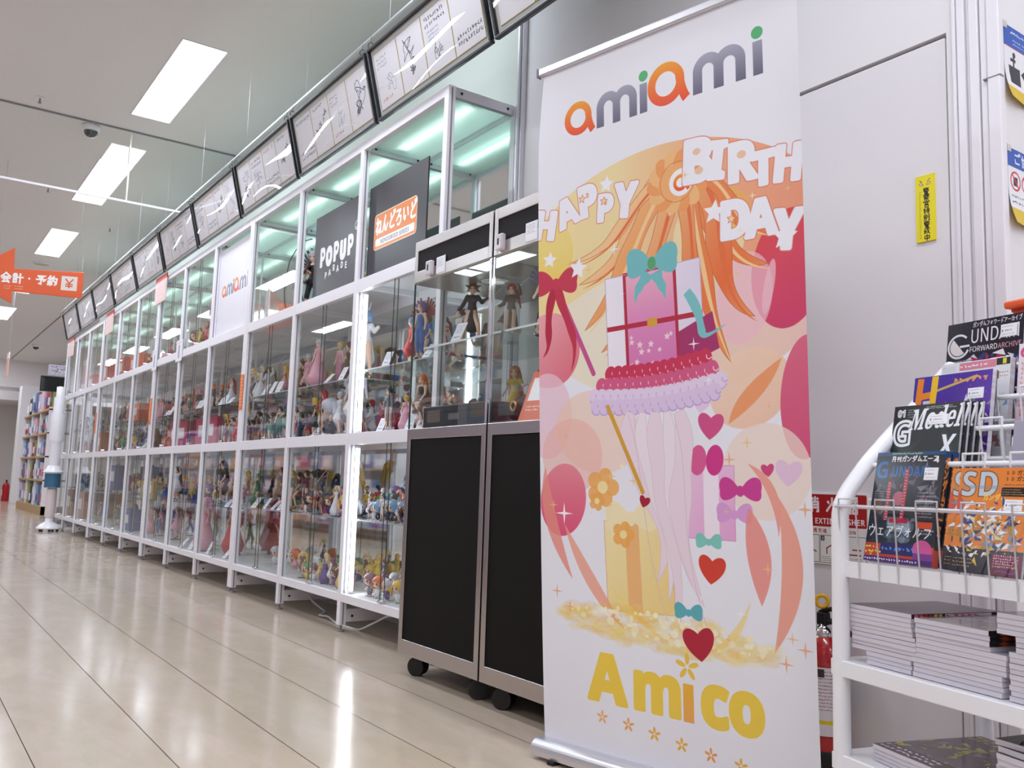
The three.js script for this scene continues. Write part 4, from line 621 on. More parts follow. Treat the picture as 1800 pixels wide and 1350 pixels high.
const COVERS = {
  ace: print(512, 704, (g, w, h) => {
    rect(g, '#2b2932', 0, 0, w, h); rect(g, '#27527f', 0, 0, w, 22); small(g, 120, 2, 260, 18, '#d9dc62', 1, 4); shards(g, 60, 130, 470, 420, 60, ['#3a3842', '#5a5560', '#241f28', '#777381', '#8f3d4e'], 110);
    g.fillStyle = '#1a1620'; g.beginPath(); g.moveTo(120, 420); g.lineTo(250, 170); g.lineTo(420, 420); g.fill(); g.fillStyle = '#b0586c'; g.beginPath(); g.arc(210, 300, 46, 0, 7); g.fill();
    txt(g, 'G', 2, 168, 150, '#1d63a6', { s: '#12304f', lw: 10 }); txt(g, 'UNDAM', 128, 158, 92, '#1d63a6', { s: '#12304f', lw: 8, m: 290 }); jp(g, '月刊ガンダムエース', 118, 26, 40, '#f4f2f8', 0.14, { aspect: 0.95, step: 1.02 }); txt(g, '4', 440, 72, 58, '#f4f2f8');
    g.save(); rect(g, '#b32840', 116, 190, 26, 260); rect(g, '#b32840', 236, 110, 28, 320); small(g, 118, 196, 20, 250, '#f0d8dc', 14, 3); small(g, 240, 116, 20, 310, '#f0d8dc', 16, 3); g.restore();
    small(g, 14, 250, 90, 60, '#d9d6de', 4, 2); small(g, 350, 250, 130, 170, '#c6c3cf', 8, 3); rect(g, '#6b4a34', 24, 320, 60, 70);
    rect(g, '#1d2734', 0, 440, w, 130); for (let i = 0; i < 40; i++) { g.globalAlpha = 0.25; g.fillStyle = pick(['#7f95b0', '#e8eef5', '#35506b']); g.beginPath(); g.ellipse(rr(150, 330), rr(430, 560), rr(8, 40), rr(10, 50), rr(0, 3), 0, 7); g.fill(); } g.globalAlpha = 1;
    jp(g, 'ウェアヴォルフ', 6, 470, 78, '#eef0f6', 0.09, { aspect: 0.82, step: 1.08 }); rect(g, '#d34a28', 370, 440, 110, 40); small(g, 370, 484, 120, 36, '#e9c7d0', 2, 4); rect(g, '#b32840', 160, 428, 140, 26);
    rect(g, '#c2452c', 0, 588, w, 82); rect(g, '#2b2b66', 120, 580, 260, 74); g.fillStyle = '#d5579b'; g.beginPath(); g.ellipse(430, 610, 70, 60, 0.3, 0, 7); g.fill(); g.fillStyle = '#7f3c8b'; g.fillRect(370, 630, 140, 50); txt(g, '2', 44, 664, 34, '#f4dc3a', { s: '#7d1f1f' }); small(g, 8, 598, 110, 60, '#f2dc56', 2, 8); small(g, 130, 592, 240, 50, '#5b8fdf', 1, 10); rect(g, '#4b2a6d', 0, 670, w, 34); small(g, 6, 674, 490, 26, '#f0e6f4', 1, 6);
  }, 0.16),
  sd: print(512, 700, (g, w, h) => {
    rect(g, '#e9883a', 0, 0, w, h); g.fillStyle = '#cf5a42'; g.beginPath(); g.moveTo(0, 150); g.lineTo(90, 300); g.lineTo(0, 330); g.fill(); txt(g, 'SD', 14, 190, 230, '#c9d0da', { s: '#7a4a22', lw: 14, m: 300 }); g.fillStyle = '#8d97a6'; g.globalAlpha = 0.5; g.fillRect(20, 120, 290, 22); g.globalAlpha = 1; jp(g, 'ガンダム', 190, 176, 44, '#f4d460', 0.15, { aspect: 0.9 });
    jp(g, 'SDガンダム', 340, 18, 34, '#4a1f14', 0.13); jp(g, 'SDガンダム', 340, 58, 34, '#4a1f14', 0.13); small(g, 330, 104, 160, 20, '#6b3a1c', 1, 4); g.fillStyle = '#241a1c'; g.beginPath(); g.roundRect(316, 130, 170, 60, 10); g.fill(); small(g, 324, 138, 150, 46, '#d8a860', 3, 3);
    shards(g, 60, 240, 470, 560, 170, ['#f2f2f6', '#d9dbe4', '#8d93a8', '#4a4658', '#e8d9b0', '#3a4f98', '#b8892c', '#f6f6fa'], 90); rect(g, '#2a232c', 0, 540, w, 160); shards(g, 30, 520, 480, 600, 40, ['#f2f2f6', '#d9b44a', '#2e2a3c', '#9aa0b4'], 70);
    rect(g, '#6a1f2e', 300, 560, 212, 140); small(g, 312, 566, 180, 84, '#e8b0c8', 5, 5); g.strokeStyle = '#6a6ad8'; g.lineWidth = 4; g.beginPath(); g.moveTo(330, 680); g.bezierCurveTo(380, 640, 400, 700, 470, 670); g.stroke(); small(g, 20, 600, 150, 70, '#c9a86a', 3, 4);
  }, 0.16),
  black: print(512, 700, (g, w, h) => {
    rect(g, '#202327', 0, 0, w, h); for (let i = 0; i < 60; i++) { g.globalAlpha = 0.1; g.fillStyle = pick(['#3f6f84', '#5f8a5a', '#14171a', '#7d9a68', '#2f5a78']); g.beginPath(); g.ellipse(rr(40, 480), rr(230, 700), rr(30, 120), rr(14, 60), rr(0, 3), 0, 7); g.fill(); } g.globalAlpha = 1;
    txt(g, 'G', 6, 250, 210, 'rgba(0,0,0,0)', { s: '#eef0f4', lw: 18 }); g.save(); g.translate(120, 150); g.transform(1, -0.03, -0.25, 1, 0, 0); txt(g, 'Model', 6, 8, 178, '#f2f3f7', { s: '#f2f3f7', lw: 3, m: 378, f: 'serif' }); g.restore(); g.save(); g.translate(356, 330); g.transform(1, 0, -0.2, 1, 0, 0); txt(g, 'X', 0, 0, 190, '#f2f3f7', { m: 110 }); g.restore();
    txt(g, '01', 30, 70, 60, 'rgba(0,0,0,0)', { s: '#eef0f4', lw: 6 }); small(g, 110, 22, 60, 60, '#cfd2d8', 4, 3); small(g, 250, 12, 220, 22, '#cfd2d8', 2, 3); rect(g, '#e9ebef', 44, 186, 54, 16);
  }, 0.3),
  hobby: print(512, 724, (g, w, h) => {
    const q = g.createLinearGradient(0, 0, w, h * 0.5); q.addColorStop(0, '#3e3aa8'); q.addColorStop(0.5, '#4f2c9a'); q.addColorStop(1, '#6a3bb0'); rect(g, q, 0, 0, w, h); for (let i = 0; i < 160; i++) { g.globalAlpha = rr(0.2, 0.9); rect(g, pick(['#c8a8f0', '#f0d8f8', '#8f6ae0', '#e070c8']), rr(0, w), rr(0, h), 3, 3); } g.globalAlpha = 1;
    g.save(); g.strokeStyle = '#f4d84a'; g.globalAlpha = 0.75; g.lineWidth = 16; g.beginPath(); g.moveTo(120, 110); g.quadraticCurveTo(300, 60, 420, 30); g.stroke(); g.restore();
    g.strokeStyle = '#f08a2c'; g.lineWidth = 44; g.beginPath(); g.moveTo(46, 10); g.lineTo(34, 250); g.moveTo(46, 130); g.lineTo(138, 120); g.stroke(); g.strokeStyle = '#f2c430'; g.beginPath(); g.moveTo(146, 4); g.lineTo(134, 250); g.stroke(); rect(g, '#d9d3dc', 72, 158, 46, 70);
    for (let i = 0; i < 4; i++) txt(g, '', 0, 0, 10, '#fff'); small(g, 270, 26, 220, 40, '#e89a70', 1, 12); shards(g, 180, 200, 500, 620, 120, ['#e9e6f0', '#c4bfd2', '#8a84a4', '#f2f0f6', '#b53a4a', '#3a2a5a'], 130); g.fillStyle = '#f0e02c'; g.beginPath(); g.moveTo(330, 300); g.lineTo(470, 250); g.lineTo(470, 470); g.fill(); g.fillStyle = '#c9862c'; g.beginPath(); g.ellipse(240, 600, 40, 100, 0.5, 0, 7); g.fill();
  }, 0.25),
  white: print(512, 724, (g, w, h) => { rect(g, '#eeedf2', 0, 0, w, h); rect(g, '#e58ba0', 140, 6, 270, 52); small(g, 150, 14, 240, 36, '#f8eef2', 1, 9); rect(g, '#2a262c', 412, 4, 96, 46); rect(g, '#f0e040', 456, 8, 26, 36); jp(g, 'ウルトラマン', 4, 82, 62, '#2a262c', 0.14, { aspect: 0.72 }); txt(g, '2+', 290, 140, 78, '#2a262c'); rect(g, '#9a6a5a', 390, 90, 46, 50); small(g, 440, 90, 66, 46, '#b58a70', 2, 5); small(g, 8, 20, 120, 40, '#b0c4d8', 3, 3); shards(g, 20, 200, 490, 700, 60, ['#c9c6d2', '#d98a8a', '#8fa8c8'], 120); }, 0.3),
  forward: print(512, 724, (g, w, h) => {
    rect(g, '#1d1f2c', 0, 0, w, h); g.strokeStyle = '#ece9f0'; g.lineWidth = 14; g.beginPath(); g.arc(84, 150, 72, -0.75, -5.9, true); g.stroke(); g.beginPath(); g.moveTo(92, 152); g.lineTo(160, 152); g.stroke(); g.fillStyle = '#e9e2e2'; g.beginPath(); g.moveTo(38, 92); g.arc(84, 150, 60, 4.05, 0.85, true); g.fill();
    g.save(); g.font = '118px sans-serif'; g.textAlign = 'left'; g.fillStyle = '#f1eef5'; g.fillText('UNDAM', 162, 140, 330); g.restore(); jp(g, 'ガンダムフォワードアーカイブ', 176, 10, 34, '#e9e6ee', 0.1, { aspect: 0.66, step: 1.03 }); txt(g, 'FORWARD', 160, 196, 46, '#f1eef5', { w: 'normal', m: 190 }); txt(g, 'ARCHIVE', 352, 196, 42, '#e8a8b4', { w: 'normal', m: 150 });
    shards(g, 150, 230, 500, 420, 60, ['#d9d6e2', '#8a86a0', '#f0eef4', '#b0324a', '#2c3f7a'], 110); small(g, 8, 236, 140, 40, '#d8d5de', 2, 4); rect(g, '#dcd9e2', 8, 292, 60, 16); shards(g, 20, 420, 490, 700, 60, ['#4a4a66', '#77758c', '#2c2c40'], 120);
  }, 0.25),
  pink: print(400, 560, (g, w, h) => { const q = g.createLinearGradient(0, 0, w, h); q.addColorStop(0, '#ebe6f0'); q.addColorStop(0.5, '#e6c9de'); q.addColorStop(1, '#d8dcf0'); rect(g, q, 0, 0, w, h); for (let i = 0; i < 50; i++) { g.globalAlpha = 0.2; g.fillStyle = pick(['#e07ab0', '#c77ac0', '#f2c4dc', '#a87ac8', '#f4f0f8']); g.beginPath(); g.ellipse(rr(90, 400), rr(30, 400), rr(14, 60), rr(40, 140), rr(-0.5, 0.7), 0, 7); g.fill(); } g.globalAlpha = 1; g.fillStyle = '#dc4f86'; g.beginPath(); g.arc(40, 50, 30, 0, 7); g.fill(); txt(g, '4', 28, 66, 44, '#f6eaf2'); small(g, 20, 100, 24, 190, '#e8a860', 7, 7); txt(g, '22', 12, 352, 46, '#e8924a', { w: 'normal' }); rect(g, '#e09a3a', 24, 366, 22, 40); rect(g, '#eceaf4', 0, 430, w, 130); rect(g, '#6a72c8', 10, 446, 180, 40); rect(g, '#d8457c', 10, 496, 190, 40); small(g, 14, 452, 170, 28, '#e8eaf8', 1, 8); }, 0.3),
  plainA: S(0x6e5f66, 0.3), plainB: S(0x3a3238, 0.3), plainC: S(0x8d4a4a, 0.3), plainD: S(0xa8a2b4, 0.3), plainE: S(0x8a8fae, 0.3),
};
const SPINES = { ace: print(96, 704, (g, w, h) => { rect(g, '#1d3f6c', 0, 0, w, h); rect(g, '#1b1820', 0, 80, w, 620); jp(g, 'ガンダムエース', 12, 40, 70, '#f08a24', 0.2, { vertical: true, step: 0.98 }); rect(g, '#c2452c', 0, 600, w, 104); }, 0.2), orange: print(128, 48, (g, w, h) => { rect(g, '#1d191e', 0, 0, w, h); small(g, 14, 4, 80, 40, '#f0642c', 3, 6); }, 0.3), pinkish: print(256, 24, (g, w, h) => { rect(g, '#3a1a1e', 0, 0, w, h); rect(g, '#f0e6ec', 90, 3, 130, 18); small(g, 94, 4, 120, 16, '#e0527c', 1, 6); for (let i = 0; i < 6; i++) rect(g, pick(['#f0c8b4', '#d43a3a', '#f2dc7a', '#e86a9a']), 8 + i * 13, 3, 10, 18); }, 0.3) };
const BK = S(0x35303a, 0.35);
{
  const m1 = magazine('blue titled magazine with a crossed dark cover in the lowest front pocket', rack2w(0.016, 0.652, 0.028), 0.182, 0.237, 0.016, 0.2, COVERS.ace, BK, SPINES.ace); tag('', m1, 0.135, 0.176, 0.034, 0.026);
  magazine('copy of the blue titled magazine standing right behind the front one, lowest pocket', rack2w(0.018, 0.652, 0.046), 0.182, 0.237, 0.016, 0.2, COVERS.ace, BK, SPINES.ace);
  const m2 = magazine('orange magazine with large silver letters in front of the other orange copy', rack2w(0.252, 0.652, 0.014), 0.152, 0.2, 0.008, 0.2, COVERS.sd, BK); tag('', m2, 0.104, 0.118, 0.036, 0.022);
  magazine('orange magazine with large silver letters mostly hidden behind its front copy', rack2w(0.222, 0.652, 0.026), 0.152, 0.2, 0.008, 0.2, COVERS.sd, BK);
  for (let i = 0; i < 4; i++) { const m = magazine(i ? 'black model magazine, ' + ['', 'second', 'third', 'rearmost'][i] + ' copy from the front in the second pocket from below' : 'black model magazine with white script title, front copy in the second pocket', rack2w(-0.008 + i * 0.009, 0.744 + 0.001 * (i % 2), 0.108 + i * 0.0085), 0.184, 0.252, 0.0075, 0.17, COVERS.black, BK, undefined, 'black model magazines'); if (!i) tag('', m, 0.1, 0.205, 0.05, 0.022); }
  const m3 = magazine('purple starry hobby magazine with an orange letter in the third pocket', rack2w(-0.020, 0.806, 0.186), 0.208, 0.262, 0.014, 0.15, COVERS.hobby, BK); tag('', m3, 0.15, 0.2, 0.04, 0.024);
  magazine('white magazine with pink strip and black title behind the purple one', rack2w(-0.005, 0.856, 0.262), 0.182, 0.246, 0.016, 0.13, COVERS.white, BK);
  const m5 = magazine('black and white archive magazine in the topmost pocket of the rack', rack2w(-0.055, 0.932, 0.34), 0.206, 0.28, 0.018, 0.12, COVERS.forward, BK); tag('', m5, 0.148, 0.228, 0.042, 0.03);
  magazine('pale pink magazine with a round pink number badge in an upper pocket', rack2w(0.21, 0.905, 0.25), 0.15, 0.216, 0.016, 0.13, COVERS.pink, BK);
  magazine('dark red magazine beside the pale pink one in an upper pocket', rack2w(0.372, 0.905, 0.252), 0.15, 0.21, 0.012, 0.13, COVERS.plainC, BK);
  magazine('grey covered magazine at the end of the second pocket', rack2w(0.30, 0.744, 0.112), 0.18, 0.2, 0.012, 0.15, COVERS.plainD, BK);
  magazine('dark covered magazine after the orange ones in the front pocket', rack2w(0.43, 0.652, 0.02), 0.18, 0.235, 0.012, 0.2, COVERS.plainB, BK);
  for (const [u, r] of [[0.60, 1], [0.62, 2], [0.64, 3]]) magazine('grey covered magazine standing alone at the outer end of the ' + ['', 'second', 'third', 'fourth'][r] + ' pocket from below', rack2w(u, ROWY[r], ROWD[r] + 0.015), 0.182, 0.25, 0.01, 0.16, COVERS.plainD, BK);
}
// flat magazines piled on the shelves
{
  const flatMag = (label, u, y, d, w, dep, th, yaw, cover, spine, group) => {
    const t = thing('stacked_magazine', label, 'magazine', rack2w(u, y, d), group, RT + yaw);
    lpart(t, 'pages', bx(0.0002, w - 0.0002, 0.0002, th - 0.0004, -dep + 0.0005, 0), edgePaper);
    lpart(t, 'cover', bx(0, w, th - 0.0004, th, -dep, 0.0001), cover);
    if (spine) lpart(t, 'spine', new THREE.PlaneGeometry(dep, th).rotateY(Math.PI / 2).translate(w + 0.0004, th / 2, -dep / 2), spine);
  };
  const ord = ['lowest', 'second', 'third', 'fourth', 'fifth', 'sixth', 'seventh', 'eighth', 'ninth', 'tenth', 'eleventh', 'twelfth', 'thirteenth', 'fourteenth', 'fifteenth', 'sixteenth'];
  const artTop = print(256, 360, (g, w, h) => { rect(g, '#8d8088', 0, 0, w, h); shards(g, 0, 0, w, h, 60, ['#b08a8a', '#6a5a64', '#c4b0b0', '#a0746c', '#d8c8c8'], 90); }, 0.12), artY = print(256, 360, (g, w, h) => { rect(g, '#6d6066', 0, 0, w, h); shards(g, 0, 0, w, h, 70, ['#8a7a80', '#5a4c54', '#a89aa0', '#c8b83a', '#d8cc58'], 60); rect(g, '#3a3036', 0, 300, w, 60); small(g, 8, 306, 240, 46, '#e8c8d8', 2, 6); small(g, 6, 8, 120, 50, '#d8cc40', 2, 8); }, 0.12), artD = print(256, 360, (g, w, h) => { rect(g, '#2d282e', 0, 0, w, h); shards(g, 0, 0, w, h, 50, ['#4a4048', '#6a5a60', '#1d181c', '#8a7078'], 70); }, 0.12);
  const where = ['in the shrink-wrapped pile by the rack post', 'in the middle pile on the middle rack shelf', 'in the outer pile on the middle rack shelf'];
  let y = 0.438;
  const pile = (k, n, u0, th, plan) => { let y = 0.4385; for (let i = 0; i < n; i++) { const [du, w, sp, c] = plan(i); flatMag(ord[i] + ' magazine from below ' + where[k], u0 + du + rr(-0.0015, 0.0015), y, 0.012 + rr(0, 0.003), w, 0.255, th, rr(-0.006, 0.006), c ?? pick([COVERS.plainA, COVERS.plainD, COVERS.plainD, COVERS.plainE]), sp, 'magazine piles on the middle shelf'); y += th + 0.0001; } };
  pile(0, 13, -0.012, 0.0090, (i) => [i < 3 ? 0.05 : i < 8 ? 0.008 : 0, i < 3 ? 0.118 : 0.172, i === 12 ? SPINES.pinkish : i === 7 ? S(0x1f1a1e, 0.4) : undefined, i === 12 ? COVERS.plainA : i === 7 ? COVERS.plainC : undefined]);
  pile(1, 12, 0.164, 0.0094, (i) => [i < 4 ? -0.004 : 0.004, i < 4 ? 0.2 : i < 8 ? 0.202 : 0.17, i > 8 ? SPINES.orange : undefined, i === 11 ? artTop : undefined]);
  pile(2, 16, 0.376, 0.0093, (i) => [i > 11 ? -0.022 : i > 8 ? 0.014 : 0, 0.18, undefined, i === 15 ? artD : undefined]);
  y = 0.2435;
  for (let i = 0; i < 4; i++) { flatMag(ord[i] + ' magazine from below in the low pile with the yellow splashed cover', 0.035 + i * 0.004, y, 0.03 - i * 0.004, 0.20, 0.28, 0.0088, -0.12 + i * 0.012, i === 3 ? artY : COVERS.plainA, undefined, 'magazines on the low shelf'); y += 0.0092; }
  y = 0.2435;
  for (let i = 0; i < 11; i++) { flatMag(ord[i] + ' magazine from below in the dark fanned pile on the low shelf', 0.315 + (i < 6 ? 0 : 0.02) + rr(-0.004, 0.004), y, 0.02 + rr(0, 0.012), 0.19, 0.26, 0.0105, rr(-0.1, 0.05), artD, undefined, 'magazines on the low shelf'); y += 0.011; }
  // orange trays: two nested on top of the rack, one behind the piles
  const trayAt = (label, pos, n, w) => { const t = thing('orange_tray', label, 'tray', pos, undefined, RT); for (let i = 0; i < n; i++) { const yy = i * 0.042; lpart(t, 'tray_rim', merge([rb(0, w, yy + 0.012, yy + 0.03, -0.012, 0.004, 0.006), rb(0, 0.016, yy + 0.012, yy + 0.03, -0.2, -0.006, 0.006), rb(w - 0.016, w, yy + 0.012, yy + 0.03, -0.2, -0.006, 0.006), rb(0, w, yy + 0.012, yy + 0.03, -0.206, -0.19, 0.006)]), M.orange); lpart(t, 'tray_body', merge([rb(0.014, w - 0.014, yy, yy + 0.014, -0.195, -0.008, 0.004), bx(0.012, w - 0.012, yy + 0.004, yy + 0.02, -0.012, -0.008), bx(0.012, w - 0.012, yy + 0.004, yy + 0.02, -0.195, -0.19)]), S(0xd94a20, 0.4)); } };
  trayAt('two nested orange plastic trays on top of the magazine rack', rack2w(0.09, 1.172, 0.385), 2, 0.36);
  trayAt('orange ribbed plastic basket standing behind the magazine piles on the middle shelf', rack2w(0.19, 0.440, 0.33), 5, 0.3);
  const q = thing('black_pouch', 'black pouch on the low rack shelf behind the dark magazine pile', 'pouch', rack2w(0.24, 0.243, 0.36), undefined, RT);
  lpart(q, 'pouch_body', rb(0, 0.12, 0, 0.17, -0.05, 0, 0.02, 3), M.black); lpart(q, 'zip_flap', rb(0.006, 0.114, 0.12, 0.135, 0, 0.004, 0.002), M.rubber);
}

// ---------- figurines ----------
// shapes are fields of rounded segments [ax, ay, az, bx, by, bz, ra, rb] and ellipsoids [cx, cy, cz, rx, ry, rz], joined smoothly and meshed
const sdOf = (q, x, y, z) => {
  if (q.length === 6) { const a = (x - q[0]) / q[3], b = (y - q[1]) / q[4], c = (z - q[2]) / q[5], k = Math.sqrt(a * a + b * b + c * c); return (k - 1) * Math.min(q[3], q[4], q[5]); }
  const ex = q[3] - q[0], ey = q[4] - q[1], ez = q[5] - q[2], px = x - q[0], py = y - q[1], pz = z - q[2]; const t = Math.max(0, Math.min(1, (px * ex + py * ey + pz * ez) / (ex * ex + ey * ey + ez * ez + 1e-9)));
  const dx = px - t * ex, dy = py - t * ey, dz = pz - t * ez; return Math.sqrt(dx * dx + dy * dy + dz * dz) - (q[6] + t * (q[7] - q[6]));
};
function blob(prims, res, k = 0.02, cut = []) {
  let lo = [9, 9, 9], hi = [-9, -9, -9];
  for (const q of prims) { const pts = q.length === 6 ? [[q[0] - q[3], q[1] - q[4], q[2] - q[5]], [q[0] + q[3], q[1] + q[4], q[2] + q[5]]] : [0, 3].flatMap((o) => { const r = q[6 + o / 3]; return [[q[o] - r, q[o + 1] - r, q[o + 2] - r], [q[o] + r, q[o + 1] + r, q[o + 2] + r]]; }); for (const p of pts) for (let i = 0; i < 3; i++) { lo[i] = Math.min(lo[i], p[i]); hi[i] = Math.max(hi[i], p[i]); } }
  const c = lo.map((v, i) => (v + hi[i]) / 2), h = lo.map((v, i) => (hi[i] - v) / 2 * 1.12 + 0.012), mc = new MarchingCubes(res, undefined, false, false, 40000), half = res / 2; mc.isolation = 0;
  for (let iz = 0; iz < res; iz++) for (let iy = 0; iy < res; iy++) for (let ix = 0; ix < res; ix++) {
    const x = c[0] + (ix - half) / half * h[0], y = c[1] + (iy - half) / half * h[1], z = c[2] + (iz - half) / half * h[2]; let d = 9;
    for (const q of prims) { const e = sdOf(q, x, y, z), m = Math.max(k - Math.abs(d - e), 0) / k; d = Math.min(d, e) - m * m * k * 0.25; }
    for (const q of cut) d = Math.max(d, -sdOf(q, x, y, z));
    mc.field[ix + iy * res + iz * res * res] = -d;
  }
  mc.update();
  const pos = mc.positionArray.slice(0, mc.count * 3), keep = [];
  for (let i = 0; i < mc.count; i++) { pos[i * 3] = c[0] + pos[i * 3] * h[0]; pos[i * 3 + 1] = c[1] + pos[i * 3 + 1] * h[1]; pos[i * 3 + 2] = c[2] + pos[i * 3 + 2] * h[2]; }
  void keep; let g = new THREE.BufferGeometry(); g.setAttribute('position', new THREE.BufferAttribute(pos, 3)); g = mergeVertices(g, 1e-5); g.computeVertexNormals(); return g;
}
const both = (l) => [...l, ...l.map((q) => { const r = [...q]; r[0] = -r[0]; if (q.length === 8) r[3] = -r[3]; return r; })];
// tall figure, 1 high, facing +z; a pose gives elbow, hand, knee and ankle of the left side, then of the other side
const POSES = {
  stand: { l: [[0.115, 0.65, 0], [0.14, 0.53, 0.04], [0.048, 0.29, 0.01], [0.05, 0.05, 0]], r: [[-0.115, 0.65, 0], [-0.13, 0.53, 0.03], [-0.048, 0.29, 0.01], [-0.05, 0.05, 0]] },
  wave: { l: [[0.15, 0.82, 0.02], [0.13, 0.95, 0.05], [0.048, 0.29, 0.02], [0.05, 0.05, 0]], r: [[-0.14, 0.66, -0.02], [-0.2, 0.6, 0.06], [-0.07, 0.3, 0.03], [-0.1, 0.07, -0.08]] },
  stride: { l: [[0.16, 0.68, 0.05], [0.25, 0.72, 0.1], [0.11, 0.3, 0.08], [0.14, 0.05, 0.06]], r: [[-0.15, 0.66, -0.06], [-0.22, 0.56, -0.08], [-0.1, 0.28, -0.02], [-0.17, 0.05, -0.1]] },
  kneel: { l: [[0.12, 0.62, 0.06], [0.09, 0.52, 0.13], [0.09, 0.36, 0.16], [0.1, 0.1, 0.1]], r: [[-0.12, 0.64, -0.02], [-0.15, 0.52, -0.04], [-0.08, 0.30, 0.1], [-0.07, 0.26, -0.12]] },
};
function tallBody(p) {
  const limb = (s, k, a) => [[s * 0.082, 0.775, 0, ...a[0], 0.027, 0.021], [...a[0], ...a[1], 0.021, 0.014], [a[1][0], a[1][1] - 0.015, a[1][2] + 0.012, 0.019, 0.026, 0.015], [s * 0.042, 0.51, 0, ...a[2], 0.05, 0.034], [...a[2], ...a[3], 0.034, 0.02], [a[3][0], a[3][1] - 0.022, a[3][2] - 0.01, a[3][0] + s * 0.01, a[3][1] - 0.028, a[3][2] + 0.055, 0.02, 0.018]];
  return blob([[0, 0.905, 0, 0.07, 0.078, 0.07], [0, 0.865, 0.02, 0.045, 0.04, 0.045], [0, 0.78, 0, 0, 0.86, 0, 0.024, 0.022], [0, 0.735, 0.004, 0.078, 0.07, 0.052], [0, 0.63, 0, 0.055, 0.07, 0.042], [0, 0.54, 0, 0.076, 0.06, 0.058], ...limb(1, 0, p.l), ...limb(-1, 0, p.r)], 46, 0.018);
}
const OUTFITS = {
  dress: (p) => [[0, 0.735, 0.004, 0.086, 0.072, 0.06], [0, 0.63, 0, 0.063, 0.075, 0.05], [0, 0.56, 0, 0, 0.38, 0, 0.075, 0.15], [0.082, 0.775, 0, (0.082 + p.l[0][0]) / 2, (0.775 + p.l[0][1]) / 2, p.l[0][2] / 2, 0.034, 0.036], [-0.082, 0.775, 0, (-0.082 + p.r[0][0]) / 2, (0.775 + p.r[0][1]) / 2, p.r[0][2] / 2, 0.034, 0.036]],
  coat: (p) => [[0, 0.735, 0, 0.09, 0.078, 0.064], [0, 0.62, 0, 0.068, 0.09, 0.055], [0, 0.56, -0.02, 0, 0.3, -0.06, 0.08, 0.11], [0.082, 0.775, 0, ...p.l[0], 0.036, 0.032], [...p.l[0], ...p.l[1], 0.032, 0.03], [-0.082, 0.775, 0, ...p.r[0], 0.036, 0.032], [...p.r[0], ...p.r[1], 0.032, 0.03]],
  gown: (p) => [[0, 0.735, 0.004, 0.085, 0.07, 0.058], [0, 0.63, 0, 0.062, 0.075, 0.05], [0, 0.55, 0, 0, 0.16, 0, 0.08, 0.2], [0, 0.14, 0, 0, 0.06, 0, 0.2, 0.14], [p.l[0][0], p.l[0][1], p.l[0][2], ...p.l[1], 0.026, 0.042]],
  suit: (p) => [[0, 0.72, 0.002, 0.084, 0.085, 0.058], [0, 0.62, 0, 0.062, 0.085, 0.05], [0, 0.54, 0, 0.08, 0.066, 0.064], [0.042, 0.51, 0, ...p.l[2], 0.055, 0.039], [...p.l[2], p.l[3][0], p.l[3][1] + 0.08, p.l[3][2], 0.039, 0.028], [-0.042, 0.51, 0, ...p.r[2], 0.055, 0.039], [...p.r[2], p.r[3][0], p.r[3][1] + 0.08, p.r[3][2], 0.039, 0.028]],
};
const faceT = [[0, 0.885, 0.085, 0.054, 0.05, 0.05]];
const HAIR = {
  bob: () => blob([[0, 0.918, -0.008, 0.084, 0.088, 0.084], [0.07, 0.86, -0.01, 0.03, 0.05, 0.05], [-0.07, 0.86, -0.01, 0.03, 0.05, 0.05], [0, 0.87, -0.05, 0.07, 0.06, 0.04]], 26, 0.02, faceT),
  long: () => blob([[0, 0.918, -0.008, 0.084, 0.088, 0.084], [0, 0.88, -0.06, 0, 0.5, -0.11, 0.07, 0.06], [0.06, 0.86, -0.03, 0.09, 0.55, -0.1, 0.04, 0.03], [-0.06, 0.86, -0.03, -0.09, 0.55, -0.1, 0.04, 0.03]], 32, 0.02, faceT),
  twin: () => blob([[0, 0.918, -0.008, 0.084, 0.088, 0.084], ...both([[0.08, 0.95, -0.02, 0.16, 0.82, -0.04, 0.028, 0.036], [0.16, 0.82, -0.04, 0.2, 0.55, -0.08, 0.036, 0.012]])], 36, 0.02, faceT),
  tail: () => blob([[0, 0.918, -0.008, 0.084, 0.088, 0.084], [0, 0.96, -0.07, 0.05, 0.9, -0.14, 0.03, 0.036], [0.05, 0.9, -0.14, 0.12, 0.62, -0.18, 0.036, 0.012]], 32, 0.02, faceT),
  spiky: () => blob([[0, 0.918, -0.008, 0.08, 0.085, 0.08], ...both([[0.03, 0.98, 0, 0.07, 1.04, 0.01, 0.03, 0.004], [0.06, 0.94, -0.02, 0.13, 0.97, -0.03, 0.03, 0.004], [0.05, 0.9, -0.05, 0.11, 0.87, -0.1, 0.034, 0.004]]), [0, 1.0, 0, 0, 1.06, -0.02, 0.03, 0.004]], 30, 0.015, faceT),
};
const chibiBody = (s) => blob([[0, 0.68, 0, 0.265, 0.24, 0.245], [0, 0.34, 0, 0, 0.22, 0, 0.095, 0.115], ...(s ? [[0.09, 0.38, 0, 0.24, 0.48, 0.03, 0.045, 0.045], [-0.09, 0.38, 0, -0.2, 0.26, 0.06, 0.045, 0.045]] : both([[0.09, 0.37, 0, 0.2, 0.24, 0.03, 0.045, 0.045]])), ...both([[0.06, 0.2, 0, 0.075, 0.06, 0, 0.06, 0.045], [0.075, 0.04, 0, 0.08, 0.04, 0.05, 0.04, 0.04]])], 34, 0.02);
